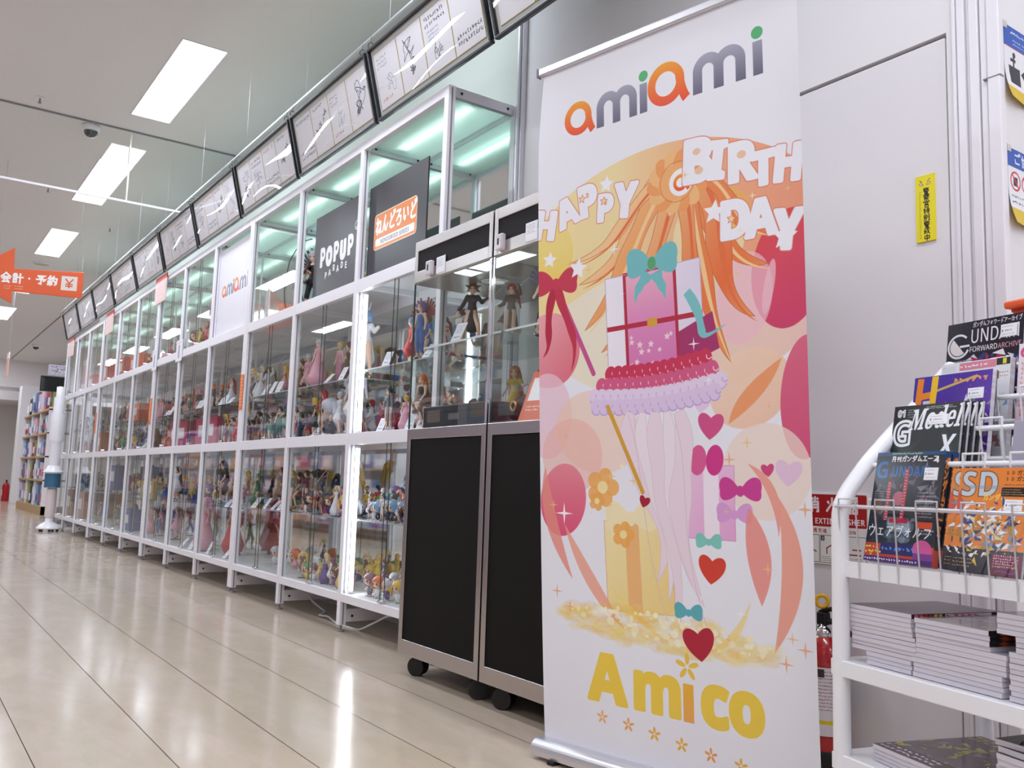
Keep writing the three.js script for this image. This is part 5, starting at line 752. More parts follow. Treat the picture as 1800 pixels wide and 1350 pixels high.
const chibiWear = [() => blob([[0, 0.36, 0, 0, 0.2, 0, 0.105, 0.17], ...both([[0.1, 0.37, 0, 0.16, 0.29, 0.02, 0.06, 0.055]])], 22, 0.02), () => blob([[0, 0.35, 0, 0, 0.2, 0, 0.108, 0.125], ...both([[0.1, 0.37, 0, 0.19, 0.26, 0.03, 0.056, 0.056], [0.06, 0.2, 0, 0.072, 0.09, 0, 0.07, 0.06]])], 24, 0.02)];
const faceC = [[0, 0.60, 0.27, 0.205, 0.16, 0.17]];
const CHAIR = {
  bob: () => blob([[0, 0.715, -0.02, 0.295, 0.275, 0.285], ...both([[0.24, 0.56, 0, 0.08, 0.15, 0.15]])], 28, 0.04, faceC),
  long: () => blob([[0, 0.715, -0.02, 0.295, 0.275, 0.285], [0, 0.6, -0.2, 0, 0.18, -0.24, 0.2, 0.17]], 28, 0.05, faceC),
  twin: () => blob([[0, 0.715, -0.02, 0.295, 0.275, 0.285], ...both([[0.28, 0.8, -0.05, 0.46, 0.55, -0.05, 0.09, 0.11], [0.46, 0.55, -0.05, 0.48, 0.24, -0.05, 0.11, 0.03]])], 32, 0.04, faceC),
  spiky: () => blob([[0, 0.715, -0.02, 0.285, 0.265, 0.275], ...both([[0.1, 0.92, 0, 0.2, 1.05, 0.02, 0.1, 0.01], [0.22, 0.8, -0.05, 0.4, 0.86, -0.06, 0.1, 0.01], [0.2, 0.65, -0.15, 0.36, 0.5, -0.24, 0.1, 0.01]])], 30, 0.03, faceC),
};
const COL = { pink: 0xe68fae, 'golden yellow': 0xe2b33c, blond: 0xe8cf8c, brown: 0x6b432c, black: 0x1f1b21, silver: 0xc4c2d0, 'pale blue': 0x86add8, purple: 0x6d4b94, orange: 0xe0702c, teal: 0x3f9a9c, red: 0xb52a30, mauve: 0x8a5d6f, green: 0x5f9a58 };
const WEAR = { white: 0xe9e7ee, red: 0xc02a34, navy: 0x26305e, black: 0x221f26, pink: 0xe3a0b4, blue: 0x3a66b4, brown: 0x70503a, green: 0x42784c, grey: 0x84828c, yellow: 0xdfb93c, purple: 0x644a86, teal: 0x3f8a90 };
const mats = new Map(), toy = (c) => { if (!mats.has(c)) mats.set(c, S(c, 0.42)); return mats.get(c); };
const SKIN = toy(0xefc8b0), EYE = S(0x2b2440, 0.3), BASE = S(0x2a282e, 0.3), BASE2 = P(0xe8f0f4, 0.1, 0, { transmission: 0.6 });
const lazy = (make) => { const c = new Map(); return (k) => { if (!c.has(k)) c.set(k, make(k)); return c.get(k); }; };
const gBody = lazy((k) => tallBody(POSES[k])), gWear = lazy((k) => { const [p, o] = k.split('/'); return blob(OUTFITS[o](POSES[p]), o === 'gown' ? 30 : 32, 0.02); }), gHair = lazy((k) => HAIR[k]()), gCB = lazy((k) => chibiBody(k)), gCW = lazy((k) => chibiWear[k]()), gCH = lazy((k) => CHAIR[k]());
const eyeT = merge(both([[0.028, 0.895, 0.062]]).map(() => 0).length ? [-1, 1].map((s) => new THREE.SphereGeometry(1, 8, 6).scale(0.011, 0.014, 0.006).translate(s * 0.027, 0.897, 0.064)) : []);
const eyeC = merge([-1, 1].map((s) => new THREE.SphereGeometry(1, 8, 6).scale(0.042, 0.06, 0.02).translate(s * 0.105, 0.64, 0.222)));
const shoeG = lazy((k) => { const p = POSES[k]; return merge([p.l[3], p.r[3]].map((a, i) => new THREE.SphereGeometry(1, 8, 6).scale(0.026, 0.03, 0.05).translate(a[0], a[1] - 0.02, a[2] + 0.018))); });
const baseG = new THREE.CylinderGeometry(0.15, 0.155, 0.02, 24).translate(0, 0.01, 0), cbaseG = new THREE.CylinderGeometry(0.2, 0.21, 0.025, 20).translate(0, 0.0125, 0);
const swordG = merge([new THREE.BoxGeometry(0.012, 0.5, 0.03).translate(0, 0.32, 0), new THREE.BoxGeometry(0.02, 0.02, 0.1).translate(0, 0.07, 0), new THREE.CylinderGeometry(0.008, 0.008, 0.12, 8)]);
const wingG = (() => { const l = []; for (let i = 0; i < 6; i++) { const a = 0.2 + i * 0.22; l.push(new THREE.BoxGeometry(0.035, 0.36 - i * 0.03, 0.01).translate(0, 0.18, 0).rotateZ(-a).translate(0.02, 0.72, -0.07)); } return merge(l); })();
const bearG = blob([[0, 0.3, 0, 0.22, 0.26, 0.2], [0, 0.68, 0.02, 0.2, 0.18, 0.18], ...both([[0.15, 0.84, 0, 0.07, 0.07, 0.05], [0.16, 0.38, 0.05, 0.28, 0.26, 0.12, 0.07, 0.07], [0.12, 0.12, 0.05, 0.17, 0.07, 0.2, 0.09, 0.09]]), [0, 0.63, 0.18, 0.08, 0.06, 0.06]], 26, 0.04);
const kept = new Map();
function figure(kind, spec) {      // returns a fresh clone of the wanted make, built once
  const key = kind + JSON.stringify(spec);
  if (!kept.has(key)) {
    const o = new THREE.Group(), add = (n, g, m) => { const q = shadow(new THREE.Mesh(g, m)); q.name = n; o.add(q); return q; };
    if (kind === 'tall') {
      const b = add('body', gBody(spec.pose), SKIN); b.position.y = 0.02; b.add(Object.assign(shadow(new THREE.Mesh(eyeT, EYE)), { name: 'eyes' }));
      const put = (n, g, m) => { const q = add(n, g, m); q.position.y = 0.02; return q; };
      put('hair', gHair(spec.style), toy(COL[spec.hair])); put('outfit', gWear(spec.pose + '/' + spec.wear), toy(WEAR[spec.color]));
      if (spec.wear !== 'gown') put('shoes', shoeG(spec.pose), toy(WEAR[spec.shoe ?? 'black'])); add('base', baseG, spec.clear ? BASE2 : BASE);
      if (spec.sword) { const s = put('sword', swordG, M.alu); const h = POSES[spec.pose].l[1]; s.position.set(h[0], h[1], h[2] + 0.01); s.rotation.set(0.5, 0.3, -0.9); }
      if (spec.wing) for (const k of [1, -1]) { const w = put('wing', wingG, toy(spec.wing)); w.scale.x = k; }
    } else {
      add('body', gCB(spec.arm), SKIN).add(Object.assign(shadow(new THREE.Mesh(eyeC, EYE)), { name: 'eyes' }));
      add('hair', gCH(spec.style), toy(COL[spec.hair])); add('outfit', gCW(spec.wear), toy(WEAR[spec.color])); add('base', cbaseG, BASE2);
    }
    kept.set(key, o);
  }
  return kept.get(key).clone();
}
const BAYNAME = ['first bay from black cabinets', 'second bay from black cabinets', 'third bay from black cabinets', 'fourth bay from black cabinets', 'fifth bay from black cabinets', 'sixth bay from black cabinets', 'seventh bay from black cabinets', 'eighth bay from black cabinets', 'ninth bay from black cabinets', 'tenth bay from black cabinets', 'eleventh bay from black cabinets', 'last bay from black cabinets'];
const SHELF = ['bottom deck', 'lower glass shelf', 'middle deck', 'upper glass shelf', 'top deck'];
const nthOf = (i) => { const n = i + 1, s = n % 10 === 1 && n % 100 !== 11 ? 'st' : n % 10 === 2 && n % 100 !== 12 ? 'nd' : n % 10 === 3 && n % 100 !== 13 ? 'rd' : 'th'; return n + s; };
function bayOf(b) { const m = Math.floor(b / 3), i = 2 - (b % 3); return BAYS[m * 3 + i]; }      // bay 0 is next to the black cabinets
const CROWD = ['golden yellow', 'blond', 'pale blue', 'orange', 'brown', 'silver', 'pink', 'purple', 'golden yellow', 'black', 'mauve', 'green'], CW = ['navy', 'white', 'red', 'black', 'blue', 'grey', 'pink', 'navy', 'green', 'brown', 'yellow'];
function fill(x0, x1, y, z0, z1, n, rows, mix, hmin, hmax, where, group, hairs = CROWD, wears = CW, step = 0) {
  const list = [], per = Math.ceil(n / rows);
  for (let r = 0; r < rows; r++) for (let i = 0; i < per && list.length < n; i++) { const f = rows > 1 ? r / (rows - 1) : 0.35; list.push([x0 + (x1 - x0) * ((i + 0.5 + (r % 2 ? 0.25 : -0.1)) / per) + rr(-0.006, 0.006), z0 + (z1 - z0) * f + rr(-0.006, 0.006), r]); }
  list.sort((a, b) => a[0] - b[0]);
  list.forEach(([x, z, r], i) => {
    const tall = rnd() >= mix, hair = pick(hairs), color = pick(wears); let h = rr(hmin, hmax) * (tall ? 1 : 0.78), o, what;
    if (tall) { const spec = { pose: pick(Object.keys(POSES)), style: pick(Object.keys(HAIR)), hair, wear: pick(['dress', 'coat', 'suit', 'gown', 'dress']), color, clear: rnd() < 0.4, shoe: pick(['black', 'white', 'brown', 'red']) }; if (rnd() < 0.18 && spec.pose !== 'stand') spec.sword = 1; o = figure('tall', spec); what = 'figurine'; }
    else { o = figure('chibi', { arm: rnd() < 0.4 ? 1 : 0, style: pick(Object.keys(CHAIR)), hair, wear: rnd() < 0.5 ? 1 : 0, color }); what = 'big-headed figurine'; h *= rows > 2 ? 1 + 0.0 * r : 1; }
    o.name = named(tall ? 'figurine' : 'chibi_figurine'); o.position.set(x, y + 0.0005 + (rows - 1 - r) * step, z); o.scale.setScalar(h); o.rotation.y = rr(-0.35, 0.75);
    o.userData = { label: hair + '-haired ' + what + ' in ' + color + ', ' + nthOf(i) + ' from left, ' + where, category: 'figurine', group };
    o.userData.label = o.userData.label.replace(/^(golden|pale) /, '$1-'); scene.add(o);
  });
}
const shelfFill = (b, s, n, rows, mix, h0, h1, hairs, wears, x0 = 0.06, x1 = 0.06, z0 = -0.33, z1 = -0.1, step = 0) => { const bay = bayOf(b); fill(bay[0] + x0, bay[1] - x1, bay[3][s], z0, z1, n, rows, mix, h0, h1, SHELF[s] + ', ' + BAYNAME[b], 'figurines on the ' + SHELF[s] + ', ' + BAYNAME[b], hairs, wears, step);
  if (step) { const t = thing('acrylic_riser', 'clear stepped acrylic riser under the figurines, ' + SHELF[s] + ', ' + BAYNAME[b], 'display riser', [(bay[0] + bay[1]) / 2, bay[3][s], (z0 + z1) / 2]), dz = (z1 - z0) / (rows - 1); for (let r = 0; r < rows - 1; r++) { const h = (rows - 1 - r) * step, zc = z0 + r * dz; part(t, 'riser_step', merge([bx(bay[0] + x0, bay[1] - x1 - 0.01, bay[3][s] + h - 0.003, bay[3][s] + h - 0.0002, zc - dz / 2, zc + dz / 2), bx(bay[0] + x0, bay[1] - x1 - 0.01, bay[3][s] + Math.max(0, h - step), bay[3][s] + h - 0.003, zc + dz / 2 - 0.002, zc + dz / 2)]), RISER); } } };
const RISER = P(0xeef6f8, 0.02, 0, { transmission: 0.9, thickness: 0 });
const card = (x, y, z, label, lean = 0.45, w = 0.05, h = 0.085, turn = 0.25) => {
  const t = thing('price_card', label, 'price card', [x, y, z], 'price cards in the cases', turn);
  lpart(t, 'card_sheet', new THREE.BoxGeometry(w, h, 0.0012).translate(0, h / 2, 0).rotateX(-lean).translate(0, 0.001, 0), M.card); lpart(t, 'card_foot', new THREE.BoxGeometry(w, 0.0012, 0.03).translate(0, 0.001, -0.014), M.card);
  lpart(t, 'card_print', new THREE.PlaneGeometry(w * 0.9, h * 0.92).translate(0, h / 2, 0.0009).rotateX(-lean).translate(0, 0.001, 0), CARDP);
};
const CARDP = print(64, 96, (g, w, h) => { rect(g, '#f3f2fa', 0, 0, w, h); small(g, 6, 8, 50, 46, '#8a8898', 5, 2); small(g, 10, 66, 44, 18, '#55526a', 1, 4); }, 0.5);
// the crowds nearest the black cabinets
shelfFill(0, 1, 66, 5, 0.66, 0.125, 0.155, ['golden yellow', 'pale blue', 'orange', 'blond', 'silver', 'black', 'brown', 'purple', 'teal'], ['navy', 'white', 'navy', 'red', 'black', 'blue', 'yellow', 'grey'], 0.10, 0.02, -0.34, -0.085, 0.034);
shelfFill(0, 0, 20, 3, 0.85, 0.13, 0.17, ['golden yellow', 'mauve', 'silver', 'pink', 'blond', 'orange'], ['purple', 'grey', 'red', 'white', 'black'], 0.12, 0.04, -0.33, -0.09, 0.02);
shelfFill(0, 3, 4, 1, 0, 0.24, 0.31, ['purple', 'black', 'pale blue', 'brown'], ['blue', 'white', 'navy', 'red'], 0.14, 0.1);
shelfFill(0, 2, 8, 2, 0.2, 0.18, 0.25, ['black', 'brown', 'orange', 'golden yellow', 'purple'], ['grey', 'red', 'blue', 'pink'], 0.12, 0.04);
shelfFill(1, 1, 20, 2, 0.72, 0.13, 0.18, ['silver', 'golden yellow', 'blond', 'brown', 'black', 'green'], ['white', 'navy', 'black', 'brown', 'red']);
shelfFill(1, 0, 18, 2, 0.72, 0.125, 0.18, ['golden yellow', 'blond', 'brown', 'mauve', 'green'], ['navy', 'brown', 'yellow', 'purple', 'white']);
shelfFill(1, 2, 12, 2, 0.15, 0.2, 0.30, ['orange', 'brown', 'silver', 'mauve', 'golden yellow', 'red'], ['red', 'brown', 'black', 'white', 'grey']);
shelfFill(1, 3, 3, 1, 0, 0.24, 0.30, ['brown', 'blond', 'pink'], ['pink', 'brown', 'blue'], 0.1, 0.34);
shelfFill(2, 1, 6, 1, 0.1, 0.24, 0.30, ['golden yellow', 'black', 'orange', 'brown'], ['pink', 'brown', 'green', 'black'], 0.12, 0.05);
shelfFill(2, 0, 4, 1, 0.3, 0.15, 0.2); shelfFill(2, 2, 10, 2, 0.2, 0.17, 0.25, ['brown', 'black', 'green', 'purple', 'teal'], ['black', 'green', 'grey', 'teal', 'red', 'brown']); shelfFill(2, 3, 5, 1, 0, 0.2, 0.3, ['pink', 'silver', 'golden yellow', 'brown'], ['pink', 'white', 'grey', 'brown']);
shelfFill(3, 1, 3, 1, 0, 0.22, 0.28); shelfFill(3, 2, 8, 2, 0.1, 0.18, 0.26, ['golden yellow', 'silver', 'black', 'brown'], ['red', 'white', 'grey', 'brown']); shelfFill(3, 3, 6, 1, 0, 0.2, 0.3, ['golden yellow', 'blond', 'brown', 'silver'], ['brown', 'black', 'yellow', 'white', 'grey']);
shelfFill(4, 4, 13, 2, 0.2, 0.17, 0.26, ['brown', 'orange', 'golden yellow', 'mauve'], ['brown', 'red', 'yellow', 'pink']); shelfFill(5, 4, 9, 2, 0.2, 0.15, 0.2, ['brown', 'mauve', 'silver', 'orange'], ['brown', 'red', 'grey', 'white']);
for (let b = 4; b < 12; b++) { const few = b > 8 ? 2 : 4; shelfFill(b, 2, b < 8 ? 6 : 3, 1, 0.3, 0.18, 0.26); shelfFill(b, 3, b < 7 ? 6 : few, 1, 0.15, 0.19, 0.26, b < 7 ? ['orange', 'golden yellow', 'red', 'black', 'pink'] : CROWD); shelfFill(b, 1, few, 1, 0.2, 0.19, 0.24); shelfFill(b, 0, b < 7 ? 2 : 1, 1, 0, 0.22, 0.3, ['pink', 'mauve', 'black']); if (b > 5) shelfFill(b, 4, b < 8 ? 5 : 3, 1, 0.2, 0.15, 0.22); }
// larger single pieces
function solo(spec, x, y, z, h, turn, label, kind = 'tall') { const o = figure(kind, spec); o.name = named('large_figurine'); o.position.set(x, y + 0.0005, z); o.scale.setScalar(h); o.rotation.y = turn; o.userData = { label, category: 'figurine' }; scene.add(o); return o; }
{
  const b = (k) => bayOf(k), sh = (k, s) => b(k)[3][s];
  const big = solo({ pose: 'stride', style: 'bob', hair: 'pale blue', wear: 'coat', color: 'white', shoe: 'brown' }, b(1)[1] - 0.15, sh(1, 3), -0.16, 0.40, 0.6, 'large figurine with pale blue hair and ears in a white coat, upper glass shelf');
  for (const k of [1, -1]) { const e = shadow(new THREE.Mesh(new THREE.SphereGeometry(1, 10, 8).scale(0.014, 0.08, 0.008).rotateZ(-k * 0.25).translate(k * 0.04, 1.06, 0), toy(0xdfe3f2))); e.name = 'long_ear'; big.add(e); }
  solo({ pose: 'stand', style: 'long', hair: 'silver', wear: 'gown', color: 'pink' }, b(1)[0] + 0.13, sh(1, 3), -0.12, 0.3, 0.4, 'tall pale peach figurine in a flowing gown at the post side, upper glass shelf');
  solo({ pose: 'wave', style: 'long', hair: 'golden yellow', wear: 'gown', color: 'white' }, b(1)[0] + 0.43, sh(1, 1), -0.28, 0.33, 0.2, 'tall golden-haired figurine in a white gown rising behind the others, lower glass shelf');
  solo({ pose: 'stride', style: 'twin', hair: 'silver', wear: 'dress', color: 'white', shoe: 'white' }, b(1)[1] - 0.12, sh(1, 2), -0.09, 0.36, 0.5, 'silver-haired figurine striding in a white dress beside the post, middle deck');
  solo({ pose: 'stand', style: 'bob', hair: 'purple', wear: 'suit', color: 'blue', wing: 0x8e2430 }, b(0)[0] + 0.56, sh(0, 3), -0.10, 0.30, 0.3, 'purple-haired figurine in blue with dark red wings, upper glass shelf by the lit tube');
  solo({ pose: 'kneel', style: 'long', hair: 'orange', wear: 'suit', color: 'black' }, b(0)[0] + 0.62, sh(0, 2), -0.09, 0.27, 0.4, 'orange-haired kneeling figurine in black on the middle deck by the black cabinets');
  solo({ pose: 'stand', style: 'tail', hair: 'golden yellow', wear: 'gown', color: 'red' }, b(3)[1] - 0.16, sh(3, 2), -0.08, 0.30, 0.4, 'slim yellow-haired figurine in a long red gown by the orange sticker post');
  solo({ pose: 'kneel', style: 'long', hair: 'black', wear: 'dress', color: 'black' }, b(3)[0] + 0.18, sh(3, 1), -0.12, 0.34, 0.5, 'black-haired figurine crouching in a black dress on the lower glass shelf');
  solo({ pose: 'stride', style: 'long', hair: 'red', wear: 'gown', color: 'red' }, b(3)[0] + 0.22, sh(3, 0), -0.22, 0.42, 0.5, 'very tall red figurine in a sweeping red gown on the bottom deck');
  solo({ pose: 'stand', style: 'twin', hair: 'pink', wear: 'gown', color: 'pink' }, b(4)[1] - 0.15, sh(4, 0), -0.12, 0.42, 0.3, 'large pink twin-tailed figurine in a pink gown on the bottom deck');
  solo({ pose: 'wave', style: 'long', hair: 'black', wear: 'dress', color: 'white' }, b(5)[1] - 0.12, sh(5, 1), -0.1, 0.3, 0.5, 'black-haired waving figurine in a white dress on the far lower glass shelf');
  // dark winged figure with two long blades in the top tier
  const w = solo({ pose: 'stride', style: 'spiky', hair: 'silver', wear: 'suit', color: 'black', shoe: 'red', wing: 0x4a3f48, sword: 1 }, b(2)[1] - 0.2, sh(2, 4), -0.2, 0.42, 0.7, 'dark armoured figurine with spread blades and wings in the top tier');
  for (const [rz, px, py, pz, c, s] of [[1.95, -0.02, 0.78, 0.1, 0x3a3038, 1.25], [1.35, -0.05, 0.5, 0.12, 0x57474c, 1.15], [1.05, 0.05, 0.6, 0.16, 0x8c4a2c, 0.9], [0.5, -0.1, 0.2, 0.1, 0x2c2830, 0.6]]) { const q = shadow(new THREE.Mesh(new THREE.CylinderGeometry(0.004, 0.05, 0.62, 4).scale(0.9, 1, 0.3).translate(0, 0.31, 0), S(c, 0.4, 0.3))); q.name = 'long_blade'; q.position.set(px, py, pz); q.rotation.set(0, -0.7, rz); q.scale.setScalar(s); w.add(q); }
  const a = shadow(new THREE.Mesh(tube([[-0.5, 0.02, -0.12], [-0.56, 0.4, -0.12], [-0.5, 0.9, -0.12], [-0.3, 1.2, -0.1], [-0.1, 1.26, -0.1]], 0.008, 30, 6), M.rubber)); a.name = 'curved_rod'; w.add(a);
  // black cabinets
  const c1 = carts[0], c2 = carts[1], Dk = 1.0185, Sf = 1.3785;
  solo({ pose: 'stride', style: 'spiky', hair: 'brown', wear: 'coat', color: 'black', sword: 1 }, c1[0] + 0.2, Sf, 0.02, 0.27, 0.9, 'brown-haired caped swordsman figurine on the glass shelf of the nearer black cabinet');
  solo({ pose: 'wave', style: 'tail', hair: 'red', wear: 'coat', color: 'brown', sword: 1 }, c1[0] + 0.38, Sf, -0.06, 0.25, 0.7, 'red-haired waving figurine in brown on the glass shelf of the nearer black cabinet');
  solo({ pose: 'stride', style: 'long', hair: 'orange', wear: 'dress', color: 'yellow' }, c1[0] + 0.28, Dk, -0.16, 0.28, 0.6, 'orange and yellow figurine behind the black box, nearer black cabinet');
  solo({ pose: 'stand', style: 'bob', hair: 'black', wear: 'suit', color: 'navy' }, c1[0] + 0.42, Dk, -0.2, 0.26, 0.6, 'navy suited figurine at the back of the nearer black cabinet');
  solo({ pose: 'stride', style: 'spiky', hair: 'golden yellow', wear: 'suit', color: 'black', wing: 0x4c4a66 }, c2[0] + 0.24, Sf - 0.05, 0.12, 0.26, 0.6, 'yellow and black winged figurine in the black cabinet beside the banner');
  solo({ pose: 'stand', style: 'bob', hair: 'black', wear: 'coat', color: 'grey' }, c2[0] + 0.17, Sf, -0.14, 0.26, 0.6, 'grey coated figurine at the back of the cabinet beside the banner');
}
// things lying in the black cabinets
{
  const [a] = carts[0], [c] = carts[1], y = 1.0185;
  const bxs = thing('black_box', 'long matte black box lying on the deck of the nearer black cabinet', 'box', [a + 0.33, y, 0.09]);
  part(bxs, 'box_body', rb(a + 0.07, a + 0.585, y, y + 0.092, 0.02, 0.165, 0.006), S(0x242024, 0.5)); part(bxs, 'lid_seam', rb(a + 0.068, a + 0.587, y + 0.066, y + 0.069, 0.018, 0.167, 0.001), M.rubber); part(bxs, 'dull_emblem', flat(a + 0.28, a + 0.36, y + 0.03, y + 0.055, 0.1655), S(0x6b6468, 0.4));
  const bag = thing('dark_blue_pouch', 'dark blue quilted pouch slumped beside the orange card, cabinet by the banner', 'pouch', [c + 0.47, y, 0.1]);
  lpart(bag, 'pouch_body', blob([[-0.06, 0.05, 0, 0.07, 0.045, 0, 0.05, 0.045], [0.02, 0.075, -0.01, 0.09, 0.05, 0.05]], 22, 0.03), S(0x1d2248, 0.35)); lpart(bag, 'handle', tube([[-0.05, 0.09, 0.02], [-0.03, 0.13, 0.02], [0.04, 0.135, 0.01], [0.07, 0.1, 0.01]], 0.008, 20, 8), S(0xcbbfae, 0.4));
  const bt = thing('brown_pouch', 'small brown studded pouch left of the orange card, cabinet by the banner', 'pouch', [c + 0.12, y, 0.1]);
  lpart(bt, 'pouch_body', blob([[-0.05, 0.045, 0, 0.06, 0.045, 0, 0.045, 0.045], [0, 0.06, 0.02, 0.05, 0.045, 0.04]], 20, 0.03), S(0x2c1f1b, 0.4)); lpart(bt, 'clasp', new THREE.TorusGeometry(0.016, 0.005, 8, 20).translate(-0.01, 0.06, 0.062), S(0xb89058, 0.3, 0.8)); lpart(bt, 'curved_handle', tube([[0.05, 0.05, 0.04], [0.06, 0.09, 0.03], [0.075, 0.1, 0.03]], 0.006, 12, 8), S(0xd8c8c0, 0.4));
  const oc = thing('orange_card', 'orange card with a blank white square leaning in the black cabinet by the banner', 'card', [c + 0.235, 1.0185, 0.183], undefined, 0.1);
  lpart(oc, 'card_sheet', new THREE.BoxGeometry(0.115, 0.20, 0.002).translate(0, 0.1, 0).rotateX(-0.38), S(0xd9653a, 0.4)); lpart(oc, 'easel_leg', new THREE.BoxGeometry(0.05, 0.16, 0.002).translate(0, 0.08, 0).rotateX(-0.78).translate(0, 0, -0.0), M.card);
  lpart(oc, 'card_print', new THREE.PlaneGeometry(0.113, 0.198).translate(0, 0.1, 0.0014).rotateX(-0.38), print(256, 448, (g, w, h) => { rect(g, '#d9653a', 0, 0, w, h); rect(g, '#efeaf0', 34, 60, 188, 210); small(g, 50, 310, 160, 60, '#f4d8c8', 2, 7); }, 0.35));
  const nt = thing('name_label', 'small white label on the steel edge beside the banner', 'label', [c + 0.44, 0.985, 0.201]); part(nt, 'label_sheet', rb(c + 0.375, c + 0.47, 0.981, 1.003, 0.2, 0.202, 0.001), M.card); part(nt, 'label_print', flat(c + 0.38, c + 0.465, 0.983, 1.001, 0.2024), print(96, 24, (g, w, h) => { rect(g, '#f3f2fa', 0, 0, w, h); small(g, 8, 3, 80, 18, '#66636e', 1, 4); }));
  card(a + 0.24, 1.3785, 0.125, 'white price card before the caped swordsman in the nearer black cabinet', 0.5, 0.055, 0.1);
}
// price cards
for (const [k, s, xs] of [[0, 3, [0.30, 0.78]], [0, 2, [0.26, 0.62, 0.74]], [1, 3, [0.45, 0.7]], [1, 2, [0.28, 0.46]], [2, 3, [0.25, 0.42, 0.58]], [2, 1, [0.2, 0.45, 0.62, 0.75]], [3, 3, [0.2, 0.32, 0.44]], [4, 3, [0.5, 0.62]], [3, 1, [0.6, 0.74]], [3, 0, [0.12, 0.62]], [4, 0, [0.3, 0.6]], [5, 3, [0.3, 0.5]], [6, 2, [0.4]], [7, 2, [0.5]]]) xs.forEach((f, i) => { const b = bayOf(k); card(b[0] + f * (b[1] - b[0]), b[3][s] + 0.0005, -0.062, 'white price card, ' + nthOf(i) + ' from left on the ' + SHELF[s] + ', ' + BAYNAME[k], rr(0.4, 0.8), 0.05, rr(0.075, 0.1), rr(0, 0.4)); });
// boxes and boards among the far bays
const boxed = (b, s, f, w, h, d, c, label, c2 = 0xf1e6e6) => { const y = bayOf(b), x = y[0] + f * (y[1] - y[0]), yy = y[3][s] + 0.0005, t = thing('product_box', label, 'box', [x, yy, -0.2]); part(t, 'carton', rb(x - w / 2, x + w / 2, yy, yy + h, -0.2 - d / 2, -0.2 + d / 2, 0.003), S(c, 0.4)); part(t, 'window_band', rb(x - w * 0.36, x + w * 0.36, yy + h * 0.35, yy + h * 0.75, -0.2 + d / 2 - 0.003, -0.2 + d / 2 + 0.001, 0.0008), S(c2, 0.3)); part(t, 'lid_flap', bx(x - w * 0.2, x + w * 0.2, yy + h, yy + h + 0.02, -0.202, -0.198), S(c, 0.4)); };
boxed(8, 4, 0.5, 0.5, 0.26, 0.16, 0xe04a30, 'wide orange red box on the top deck, ninth bay from the black cabinets'); boxed(9, 4, 0.5, 0.52, 0.3, 0.16, 0xe8553a, 'wide orange red box on the top deck, tenth bay from the black cabinets'); boxed(10, 4, 0.5, 0.4, 0.22, 0.14, 0xd94c4c, 'red box on the top deck, eleventh bay from the black cabinets'); boxed(7, 4, 0.3, 0.34, 0.24, 0.14, 0xe2623c, 'orange box on the top deck, eighth bay from the black cabinets');
boxed(7, 3, 0.5, 0.5, 0.2, 0.14, 0xee6a3a, 'orange board box on the upper glass shelf, eighth bay from the black cabinets'); boxed(5, 2, 0.5, 0.6, 0.24, 0.1, 0xb8284e, 'crimson box with a pale band on the middle deck, sixth bay'); boxed(4, 2, 0.5, 0.6, 0.24, 0.1, 0xc0305a, 'crimson box with a pale band on the middle deck, fifth bay'); boxed(9, 2, 0.5, 0.3, 0.26, 0.14, 0xd4672e, 'burnt orange box on the middle deck, tenth bay'); boxed(10, 0, 0.5, 0.4, 0.34, 0.14, 0xa8632c, 'brown orange box on the bottom deck, eleventh bay'); boxed(11, 0, 0.5, 0.4, 0.36, 0.14, 0x9a5a2c, 'brown box on the bottom deck, last bay'); boxed(7, 0, 0.5, 0.5, 0.22, 0.14, 0x3a5aa0, 'blue box on the bottom deck, eighth bay'); boxed(8, 1, 0.5, 0.5, 0.28, 0.14, 0x54629a, 'slate blue box on the lower glass shelf, ninth bay'); boxed(6, 1, 0.5, 0.5, 0.18, 0.14, 0xc6a45e, 'tan box on the lower glass shelf, seventh bay');
{ const b = bayOf(6), t = thing('plush_bear', 'brown plush bear sitting on the middle deck, seventh bay from black cabinets', 'plush toy', [b[0] + 0.4, b[3][2], -0.18]); const m = lpart(t, 'body', bearG, S(0x8a5a34, 0.95)); m.scale.setScalar(0.24); const n = lpart(t, 'nose', new THREE.SphereGeometry(0.006, 8, 6).translate(0, 0.155, 0.062), M.black); void n; }

